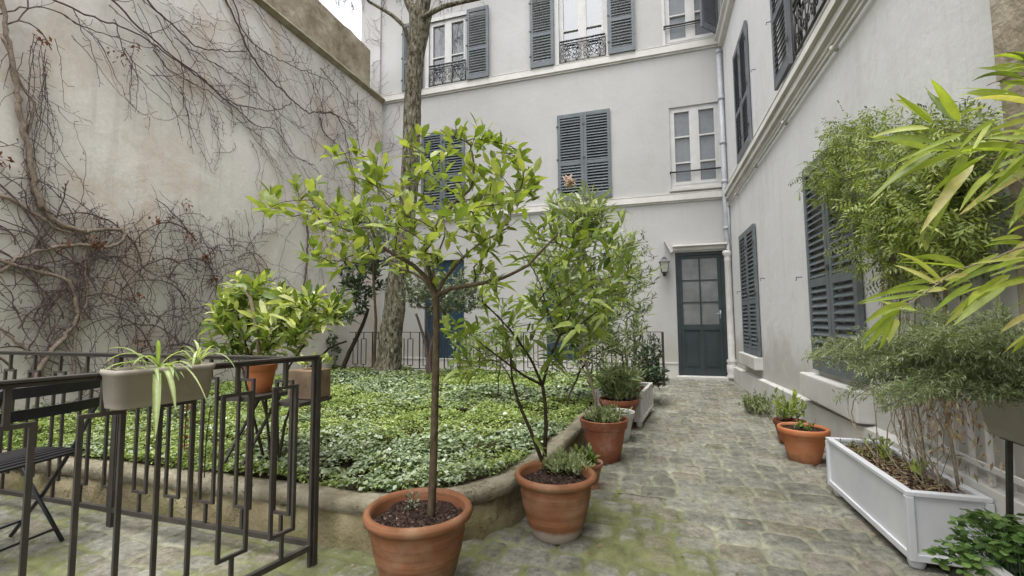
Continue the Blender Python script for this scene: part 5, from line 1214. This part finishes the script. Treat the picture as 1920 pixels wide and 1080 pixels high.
for (x, y, n_) in ((76,72,16),(225,106,12),(256,92,8),(8,304,22),(180,455,30),(115,456,12),(300,410,14),(360,440,16),(385,480,16),(255,555,22),(400,520,14),(270,640,18),(350,380,10)):
    p = PX(x, y, XL+.07)
    for _ in range(n_): q = p+np.array([R.uniform(-.02, .02), R.normal(0, .05), R.normal(0, .035)]); leaves(dry, q, R.normal(0, 1, (1, 3)), R.uniform(.03, .07), R.uniform(.02, .04), R.uniform(.2, .9), droop=.5, low=True)
thick.build('main_stem', M['vinethick'], cv, True); mid.build('side_stem', M['vine'], cv, True); o = fine.build('fine_stems', M['vine'], cv); o['kind'] = 'stuff'
o = dry.build('withered_leaves', M['leaf_red'], cv); o['kind'] = 'stuff'
# vine threads that creep on the house corner
hv = MB()
for _ in range(16):
    u, z = R.uniform(-6, -5.75), R.uniform(3.6, 6.1); P = []; a = R.uniform(-.6, .8)
    for k in range(R.randint(8, 20)): P.append((u, YB-.03-.01*math.sin(k), z)); a += R.normal(0, .3); u += .05*math.cos(a); z += .05*math.sin(a)
    hv.tube(P, .0035, 3, False)
for _ in range(22):
    u, z = R.uniform(-6.5, -6.0), R.uniform(6.5, 8.6); P = []; a = R.uniform(-2.2, .2)
    for k in range(R.randint(8, 16)): P.append((u, YB-.07-.01*math.sin(k), z)); a += R.normal(0, .3); u += .045*math.cos(a); z += .045*math.sin(a)
    hv.tube(P, .0035, 3, False)
o = hv.build('corner_stems', M['vine'], cv); o['kind'] = 'stuff'

# ================================================================= RIGHT-HAND SIDE
planter('planter_box', 'long white trough planter standing free along the right wall with dry mulch and dead stems', 1.045, 1.32, 2.45, 3.39, .05, .335, M['whitebox'], panels=False)
P = np.c_[R.uniform(1.09, 1.28, 13), R.uniform(2.6, 3.3, 13), np.full(13, .315)]
weed('planter_seedlings', 'pale green seedlings dotted over the mulch of the long white trough', P, M['leaf_auc'], 8, .055, .018, (.2, .7), h=(.02, .09))
weed('planter_moss', 'brownish green low growth at the far end of the long white trough', np.c_[R.uniform(1.08, 1.29, 60), R.uniform(3.05, 3.36, 60), np.full(60, .30)], M['leaf_jas'], 5, .022, .008, (.0, .6), h=(.01, .05))
lt = MB()
for _ in range(700):
    p = np.array([R.uniform(1.07, 1.30), R.uniform(2.48, 3.3), .318+R.uniform(0, .02)]); leaves(lt, p, R.normal(0, 1, (1, 3))*[1, 1, .3], R.uniform(.015, .05), R.uniform(.004, .014), R.uniform(0, .9), low=True, droop=.1)
o = lt.build('dry_litter', M['leaf_dry'], None); tag(o, 'brown dead leaf litter strewn over the long white trough', 'leaf litter', kind='stuff')
planter('planter_box', 'nearest white planter box at the bottom right corner overflowing with round leaved greens', .975, 1.30, .90, 1.90, .05, .33, M['whiteold'], panels=False)
cl_ = thing('clover_plant', 'round leaved green mass spilling over the nearest white planter box', 'plant', (1.12, 1.8, .33)); sm = MB(); lm = MB()
for _ in range(1150):
    y_ = R.uniform(1.05, 2.02); x_ = R.uniform(.90 if y_ > 1.78 else 1.02, 1.3); h_ = R.uniform(.03, .15)*(1 if .98 < x_ else .6); z_ = .33+h_-(.05 if x_ < .97 else 0)-max(0, y_-1.9)*.6
    b_ = np.array([min(1.27, max(1.0, x_+R.normal(0, .03))), min(1.87, y_+R.normal(0, .03)), .31]); c_ = np.array([x_, y_, z_]); sm.tube([b_, (b_+c_)/2+[0, 0, .03], c_], .0011, 3, False)
    k = R.randint(3, 5); a = R.uniform(0, 6.28)+np.arange(k)*6.283/k; leaves(lm, np.tile(c_, (k, 1)), np.c_[np.cos(a), np.sin(a), R.uniform(-.1, .4, k)], R.uniform(.018, .032), R.uniform(.020, .032), np.clip(R.normal(.5, .25, k), 0, 1), shape='obov', fold=.12, N=np.c_[R.normal(0, .3, (k, 2)), np.ones(k)])
sm.build('stem', M['leaf_clo'], cl_); lm.build('foliage', M['leaf_clo'], cl_)
xr, yr = GZ(1511, 803, .25)[:2]; xr -= .02
pr_, sr_ = pot('terracotta_pot', 'wide orange terracotta pot standing at the far end of the long white trough', xr, yr, .176, .262, M['terra3'], 'thick')
weed('potted_seedling', 'few small leaves in the sunken soil of the wide orange pot', np.c_[xr+R.normal(0, .04, 12), yr+R.normal(0, .04, 12), np.full(12, sr_-.005)], M['leaf_loq'], 5, .04, .018, (.1, .7), h=(.01, .06))
xq, yq = 1.13, 4.62
pq_, sq_ = pot('terracotta_pot', 'small reddish terracotta pot half hidden behind the wide orange pot', xq, yq, .13, .20, M['terra2'], 'rim')
weed('potted_plant', 'light green upright leafy plant in the small reddish pot by the wall', np.c_[xq+R.normal(0, .05, 26), yq+R.normal(0, .05, 26), np.full(26, sq_)], M['leaf_mag'], 6, .085, .026, (.2, .9), h=(.06, .26))
weed('wall_shrub', 'low rounded bushy plant at the foot of the right wall beyond the small reddish pot', np.c_[1.13+R.normal(0, .07, 150), 5.9+R.normal(0, .15, 150), R.uniform(0, .08, 150)], M['leaf_ole'], 7, .048, .016, (.1, .95), h=(.04, .17))
# trellis
tt = thing('trellis', 'weathered wooden lattice fixed to the wall behind the long white trough', 'trellis', (1.33, 2.6, .4)); mb = MB()
for k in range(10): y = 2.14+k*.115; mb.box(1.352, 1.366, y-.011, y+.011, .38+.01*(k % 3), 1.72)
mb.build('lath', M['castwhite'], tt); mb = MB()
for z in (.46, .74, 1.02, 1.30, 1.58): mb.box(1.337, 1.351, 2.10, 3.22, z-.012, z+.012)
mb.build('lath', M['castwhite'], tt)
# jasmine
ja = thing('wall_climber', 'thick mass of fine leaved climber spilling over the lattice beside the largest shutters', 'climbing plant', (1.25, 2.8, .33))
def blob(cx, cy, rx, ry, n, x0=1.0, x1=1.33, sh=.5):
    v = unit(R.normal(0, 1, (n, 2)))*(R.uniform(0, 1, n)**sh)[:, None]; out = []
    for a, b in v:
        dd = math.hypot(a, b); X = x1-(x1-x0)*R.uniform(0, 1)*(1.1-dd*.8); out.append(PX(cx+a*rx, cy+b*ry, X))
    return np.array(out)
sk = Skel()
for y in (2.6, 2.85, 3.0): sk.path([(1.30, y, .32), (1.29, y+.05, .8), (1.31, y, 1.25), (1.28, y+.1, 1.6), (1.27, y+.2, 1.9)], -1, .07, (.006, .004))
att = np.vstack([blob(1690, 330, 150, 100, 330), blob(1750, 430, 110, 95, 230), blob(1560, 325, 45, 55, 50, 1.15), blob(1650, 450, 70, 75, 90), blob(1600, 260, 55, 40, 50, 1.12), blob(1800, 280, 80, 60, 80)])
ends = sk.grow(att, (1.29, 2.9, 1.2), .07, .2, .04); tw = MB(); sk.mesh(tw, .0014, .0007, .5, 5, 3); tw.build('stems', M['straw'], ja)
lm = MB()
for c, ax in ends:
    for q in range(3):
        p = c+R.normal(0, .04, 3); p[0] = min(p[0], 1.38); d_ = unit(ax*.3+R.normal(0, .6, 3)+[-.2, 0, -.15]); sd2 = unit(np.cross(d_, R.normal(0, 1, 3)))
        k = 4; s_ = np.linspace(.012, .07, k); P_ = p+d_*s_[:, None]
        P_ = np.vstack([P_, P_, p+d_*.075]); D_ = np.vstack([np.tile(sd2+d_*.5, (k, 1)), np.tile(-sd2+d_*.5, (k, 1)), d_[None]]); n_ = len(P_)
        tnt = np.clip(R.normal(.42+.45*(1.35-p[0]-.15)*2, .18)+R.normal(0, .08, n_), 0, 1)
        leaves(lm, P_, D_, R.uniform(.024, .036, n_), R.uniform(.008, .012, n_), tnt, droop=.3, N=np.tile(R.normal(0, .5, 3)+[-.3, -.3, 1], (n_, 1)), low=True)
# wispy tips reaching above and left
for (px, py) in ((1520,320),(1515,345),(1530,300),(1560,265),(1580,240),(1610,225),(1640,212),(1665,203),(1690,200),(1720,215),(1540,380),(1530,360),(1575,420),(1640,205),(1600,230),(1550,440)):
    a_ = PX(px+30, py+30, 1.24); b_ = PX(px+R.normal(0, 5), py, 1.22)
    q = [a_*(1-t)+b_*t+[0, 0, .03*math.sin(3*t)] for t in np.linspace(0, 1, 8)]; tw2 = MB(); lm_n = len(q)
    for p in q: leaves(lm, np.array([p, p]), R.normal(0, 1, (2, 3)), R.uniform(.025, .04), .010, R.uniform(.3, .9, 2), low=True)
lm.build('foliage', M['leaf_jas'], ja)
# dry hanging stems
dr = thing('dead_climber', 'dead brown stems and shrivelled leaves arching between the long white trough and the lattice', 'plant', (1.2, 2.8, .33)); mb = MB(); lm = MB()
for _ in range(24):
    y0_ = R.uniform(2.48, 2.95); a_ = np.array([R.uniform(1.12, 1.30), y0_, .31]); c_ = np.array([R.uniform(1.15, 1.33), y0_+R.normal(0, .14), R.uniform(.7, 1.05)]); m_ = (a_+c_)/2+np.array([R.uniform(-.22, .02), R.normal(0, .34), R.uniform(-.1, .14)])
    q = [(1-t)**2*a_+2*t*(1-t)*m_+t*t*c_+R.normal(0, .003, 3) for t in np.linspace(0, 1, 14)]; mb.tube(q, R.uniform(.0014, .0028), 4, False)
for _ in range(260):
    p = PX(R.normal(1762, 42), R.normal(752, 42), R.uniform(1.18, 1.33)); leaves(lm, p, R.normal(0, 1, (1, 3))+[0, 0, -1], R.uniform(.02, .05), R.uniform(.006, .014), R.uniform(.1, 1), droop=.6, low=True)
for _ in range(120):
    p = PX(R.uniform(1690, 1880), R.uniform(690, 900), R.uniform(1.2, 1.33)); leaves(lm, p, R.normal(0, 1, (1, 3))+[0, 0, -1], R.uniform(.02, .04), R.uniform(.006, .014), R.uniform(.1, 1), droop=.6, low=True)
for (px, n_) in ((1668, 9), (1690, 7), (1655, 6)):
    for _ in range(n_):
        x_ = px+R.normal(0, 6); q = [PX(x_+R.normal(0, 3), y, 1.22) for y in np.linspace(440, R.uniform(560, 720), 9)]; mb.tube(q, .0016, 3, False)
        for p in q: leaves(lm, np.tile(p, (2, 1)), R.normal(0, 1, (2, 3)), R.uniform(.015, .03), .008, R.uniform(.2, 1, 2), low=True)
mb.build('stems', M['straw'], dr, True); lm.build('withered_leaves', M['leaf_dry'], dr)
# raised window box on its stand, with a feathery fern
ZT = .86; pa = GZ(1810, 722, ZT); ax_ = np.array([0, -1., 0]); LB = .60; sdv = np.array([1., 0, 0])
cb = np.array([pa[0]+.10, pa[1]-LB/2, 0.])
wb, _, _ = trough('stand_planter', 'taupe window box raised on a black metal stand at the right edge', cb, ax_, LB, .20, .155, M['resin'], ZT-.155, taper=.70)
st = thing('plant_stand', 'black metal legged stand carrying the taupe window box at the right edge', 'plant stand', (cb[0], pa[1]-.1, 0))
yf = pa[1]-.10
for s_y in (0, -.13):
    for w in (-.05, .06):
        p = np.array([cb[0]+w, yf+s_y, 0]); mb = MB(); mb.bar([*p[:2], ZT-.165], [p[0]+w*.6, p[1]+.02, .0], .013, .013, up=ax_); mb.build('leg', M['iron'], st)
for w in (-.05, .06): mb = MB(); mb.bar([cb[0]+w, yf+.03, ZT-.1595], [cb[0]+w, yf-.42, ZT-.1595], .014, .008); mb.build('bearer', M['iron'], st)
af = thing('asparagus_fern', 'large feathery grey green fern drooping from the raised taupe window box', 'plant', (cb[0], cb[1], ZT)); mb = MB(); lm = MB()
c0 = np.array([*cb[:2], ZT-.01]); Zc0 = zof(c0)
def frond(tip, base, bow):
    m_ = (base+tip)/2+np.array([0, 0, bow]); q = np.array([(1-t)**2*base+2*t*(1-t)*m_+t*t*tip for t in np.linspace(0, 1, 16)]); mb.tube(q, np.linspace(.0016, .0007, 16), 3, False)
    T_ = unit(np.gradient(q, axis=0))
    for i in range(3, 16):
        for s_ in (-1, 1):
            for _ in range(2):
                b_ = q[i]+T_[i]*R.uniform(-.01, .01); dd = unit(T_[i]*.6+R.normal(0, .7, 3)); l_ = R.uniform(.018, .042)*(1.15-.5*i/16); n_ = 6
                P_ = b_+dd*np.linspace(.1, 1, n_)[:, None]*l_; leaves(lm, P_, dd*.8+R.normal(0, .7, (n_, 3)), R.uniform(.014, .024, n_), .0034, np.clip(R.normal(.5, .25, n_), 0, 1), low=True, droop=.1)
for (px, py, dz, n_, sp_) in ((1535,665,.45,8,12),(1550,645,.4,8,14),(1600,690,.35,9,18),(1640,640,.3,12,24),(1630,700,.25,8,20),(1655,740,.15,7,10),(1700,650,.2,9,30),(1700,600,.15,6,26),(1760,620,.1,8,30),(1770,670,.05,8,26),(1830,620,.0,7,26),(1860,590,.0,5,24),(1590,730,.3,4,14),(1720,720,.1,6,16),(1660,760,.15,4,6)):
    for _ in range(n_):
        b_ = c0+ax_*R.uniform(-.28, .1)+sdv*R.uniform(-.07, .07); t_ = DZ(px+R.normal(0, sp_), py+R.normal(0, sp_*.7), Zc0+dz+R.normal(0, .07)); frond(t_, b_, R.uniform(.02, .16))
mb.build('stems', M['leaf_asp'], af); o = lm.build('foliage', M['leaf_asp'], af)
mb = MB()
for _ in range(60): b_ = c0+ax_*R.uniform(-.24, .24)+sdv*R.uniform(-.07, .07); mb.tube([b_, b_+R.normal(0, .025, 3)+[0, 0, .01]], .0016, 3)
mb.build('dry_stubs', M['straw'], af)
# bamboo
bm = thing('bamboo', 'bright green bamboo with long pointed leaves reaching in from the right edge', 'bamboo', DZ(2060, 600, 1.15)*[1, 1, 0]); mb = MB(); lm = MB()
Z4_ = (1400, 0, 2.16); Z6_ = (1480, 200, 2.159)
cul = []
for (px, zz) in ((2040, 1.12), (2085, 1.2), (2110, 1.02)):
    b_ = DZ(px, 600, zz); q = [np.array([b_[0]+.03*(1-z), b_[1], z]) for z in np.linspace(0, 1.85, 16)]; mb.tube(q, np.linspace(.008, .004, 16), 8)
    for z in np.arange(.2, 1.8, .2): mb.tube([[b_[0]+.03*(1-z), b_[1], z-.004], [b_[0]+.03*(1-z), b_[1], z+.004]], .0095, 8)
    cul.append(b_)
mb.build('culm', M['leaf_bam'], bm, True); mb = MB()
for pts_, z_ in (([(2045,300),(1960,275),(1870,262),(1803,250),(1760,238)], 1.1), ([(2080,360),(1980,330),(1900,300),(1820,296),(1760,262)], 1.12), ([(2040,470),(1960,455),(1900,468),(1860,487),(1795,506),(1730,552),(1690,578)], 1.05), ([(2040,200),(1960,150),(1900,140),(1850,160)], 1.15), ([(2040,420),(1960,380),(1900,330)], 1.0), ([(2080,560),(1980,520),(1900,500)], 1.1)):
    q = px_path(pts_, [z_+.02*math.sin(i) for i in range(len(pts_))]); q = resample(q, .03); mb.tube(q, np.linspace(.003, .0011, len(q)), 5)
mb.build('twigs', M['straw'], bm, True)
def blade(a, b, W, tint, droop):
    a, b = np.array(a), np.array(b); n = 9; t = np.linspace(0, 1, n); pts = a+(b-a)*t[:, None]+np.array([0, 0, 1.])*(droop*np.linalg.norm(b-a)*4*t*(1-t)*.25)[:, None]
    T = unit(np.gradient(pts, axis=0)); N = unit(C0-pts+R.normal(0, .5, 3)*np.linalg.norm(C0-a)+np.array([0, 0, .6])); S = unit(np.cross(T, N)); N = np.cross(S, T); w = W*np.clip(np.sin(np.pi*(t**.62))**.75, 0, 1); w[0] = W*.12; w[-1] = 0
    V = np.stack([pts-S*w[:, None]/2+N*w[:, None]*.15, pts, pts+S*w[:, None]/2+N*w[:, None]*.15], 1).reshape(-1, 3); i = np.arange(n-1)*3
    lm.add(V, [np.concatenate([np.stack([i, i+1, i+4, i+3], 1), np.stack([i+1, i+2, i+5, i+4], 1)])], tint=np.clip(tint+.1*np.tile([0, 1, 0], n), 0, 1))
up_ = [(1123,245,980,235,9),(1123,290,930,275,12),(1123,320,910,330,12),(1060,380,890,380,14),(1000,380,830,400,10),(980,430,860,465,10),(840,480,715,345,26),(830,470,760,390,22),(760,500,600,375,20),(770,580,485,580,18),(740,520,500,560,18),(1100,590,700,690,22),(900,620,560,690,16),(780,610,480,820,20),(950,640,720,820,20),(920,660,700,950,28),(1140,640,930,740,22),(1150,690,890,860,24),(1150,560,960,560,16),(1150,480,980,530,16),(1000,480,900,640,14),(1150,420,890,375,18),(1150,740,1080,900,22),(1150,780,1040,860,20),(1150,700,1000,760,16),(1060,560,840,640,20),(1150,600,1020,660,24),(880,540,650,640,16),(1000,700,860,860,18),(1180,330,1000,420,20),(1190,520,1040,620,22),(1180,820,1060,930,20),(1190,600,960,800,22),(1180,240,1010,230,16),(1180,350,1010,350,14),(1170,270,1020,300,12),(1050,610,980,720,18)]
lo_ = [(690,640,440,625,14),(720,660,540,600,12),(620,700,400,740,14),(560,760,280,800,14),(480,800,300,880,16),(450,820,290,945,20),(430,840,300,990,18),(420,850,360,990,16),(440,860,400,960,18),(760,640,960,590,14),(970,560,780,570,14),(860,640,640,740,16),(800,720,600,810,16),(870,680,640,850,18),(880,720,660,890,26),(820,740,700,830,18),(970,700,760,760,16),(970,840,850,920,16),(600,720,420,640,12),(850,760,840,830,10),(980,610,720,640,14),(970,640,800,690,14),(640,740,500,760,12),(990,480,880,520,18),(990,540,850,660,20),(1000,760,880,830,18),(1000,900,900,1000,16),(520,770,380,830,14),(740,680,560,720,12)]
for L_, Zm in ((up_, Z4_), (lo_, Z6_)):
    for (x0_, y0_, x1_, y1_, w_) in L_:
        for rep in range(2):
            j = R.normal(0, 1, 4)*(0 if rep == 0 else 26); z_ = R.uniform(.98, 1.22); a_ = DZ(Zm[0]+(x0_+j[0])/Zm[2], Zm[1]+(y0_+j[1])/Zm[2], z_); b_ = DZ(Zm[0]+(x1_+j[2])/Zm[2], Zm[1]+(y1_+j[3])/Zm[2], z_+R.uniform(-.05, .08))
            if rep and R.uniform() < .25: continue
            blade(a_, b_, w_*1.45/Zm[2]*z_/F, np.clip(R.normal(.55, .22), 0, 1), R.uniform(.0, .5))
lm.build('foliage', M['leaf_bam'], bm)
bp, _ = pot('bamboo_pot', 'terracotta pot out of the frame in which the bamboo stands', *(DZ(2080, 600, 1.12)[:2]), .17, .3, M['terra2'], 'rim')

# ================================================================= WALL LANTERN, TWIG, LITTER
wl = thing('wall_lantern', 'small dark wall lantern on the white house wall left of the glazed door', 'lantern', (.24, YB, 2.1)); lx, ly = .24, YB-.17
mb = MB(); mb.tube([(lx, YB, 2.02), (lx, YB-.06, 1.98), (lx, YB-.13, 1.95), (lx, ly, 1.975)], .009, 8); mb.box(lx-.03, lx+.03, YB-.012, YB, 1.93, 2.09); mb.build('bracket', M['iron'], wl, True)
mb = MB()
def ring4(h, z): return [(lx-h, ly-h, z), (lx+h, ly-h, z), (lx+h, ly+h, z), (lx-h, ly+h, z)]
def frust(mb, a, za, b, zb): P = ring4(a, za)+ring4(b, zb); mb.add(P, [[(0,1,5,4),(1,2,6,5),(2,3,7,6),(3,0,4,7)], (3,2,1,0), (4,5,6,7)])
frust(mb, .10, 2.17, .055, 2.225); frust(mb, .045, 2.2255, .04, 2.25); frust(mb, .035, 2.2505, .008, 2.275); frust(mb, .05, 1.965, .055, 1.985)
for sx in (-1, 1):
    for sy in (-1, 1): mb.bar((lx+sx*.052, ly+sy*.052, 1.985), (lx+sx*.082, ly+sy*.082, 2.17), .008, .008)
mb.build('lantern_frame', M['iron'], wl); mb = MB(); frust(mb, .047, 1.986, .077, 2.168); mb.build('lamp_glass', M['lampglass'], wl)
mb = MB(); q = np.array([GZ(1158, 929), GZ(1185, 931), GZ(1210, 936), GZ(1235, 937), GZ(1251, 941)])+[0, 0, .012]; mb.tube(q, [.003, .0035, .003, .0028, .0018], 5); mb.tube([q[2], q[2]+[.03, .06, .004]], .0015, 4)
o = mb.build('fallen_twig', M['stemdark'], None); tag(o, 'thin dry twig lying on the mossy cobbles right of the pots', 'twig')
lt = MB(); n = 260; x_ = np.concatenate([R.uniform(-.3, 1.25, 120), 1.28-np.abs(R.normal(0, .07, 80)), R.uniform(-1.4, 1.1, 60)]); y_ = np.concatenate([R.uniform(2.2, 8.6, 120), R.uniform(2.6, 8.6, 80), R.uniform(1.6, 3.6, 60)])
k_ = ~((x_ < -.55) & (y_ > 1.9)) & ~((x_ > 1.03) & (y_ < 3.42)); x_, y_ = x_[k_], y_[k_]; n = len(x_)
leaves(lt, np.c_[x_, y_, np.full(n, .012)], np.c_[R.normal(0, 1, (n, 2)), R.normal(0, .15, n)], R.uniform(.012, .035, n), R.uniform(.006, .016, n), R.uniform(0, 1, n), low=True, droop=.02)
o = lt.build('leaf_litter', M['leaf_dry'], None); tag(o, 'tiny dead leaves scattered over the cobbles', 'leaf litter', kind='stuff')
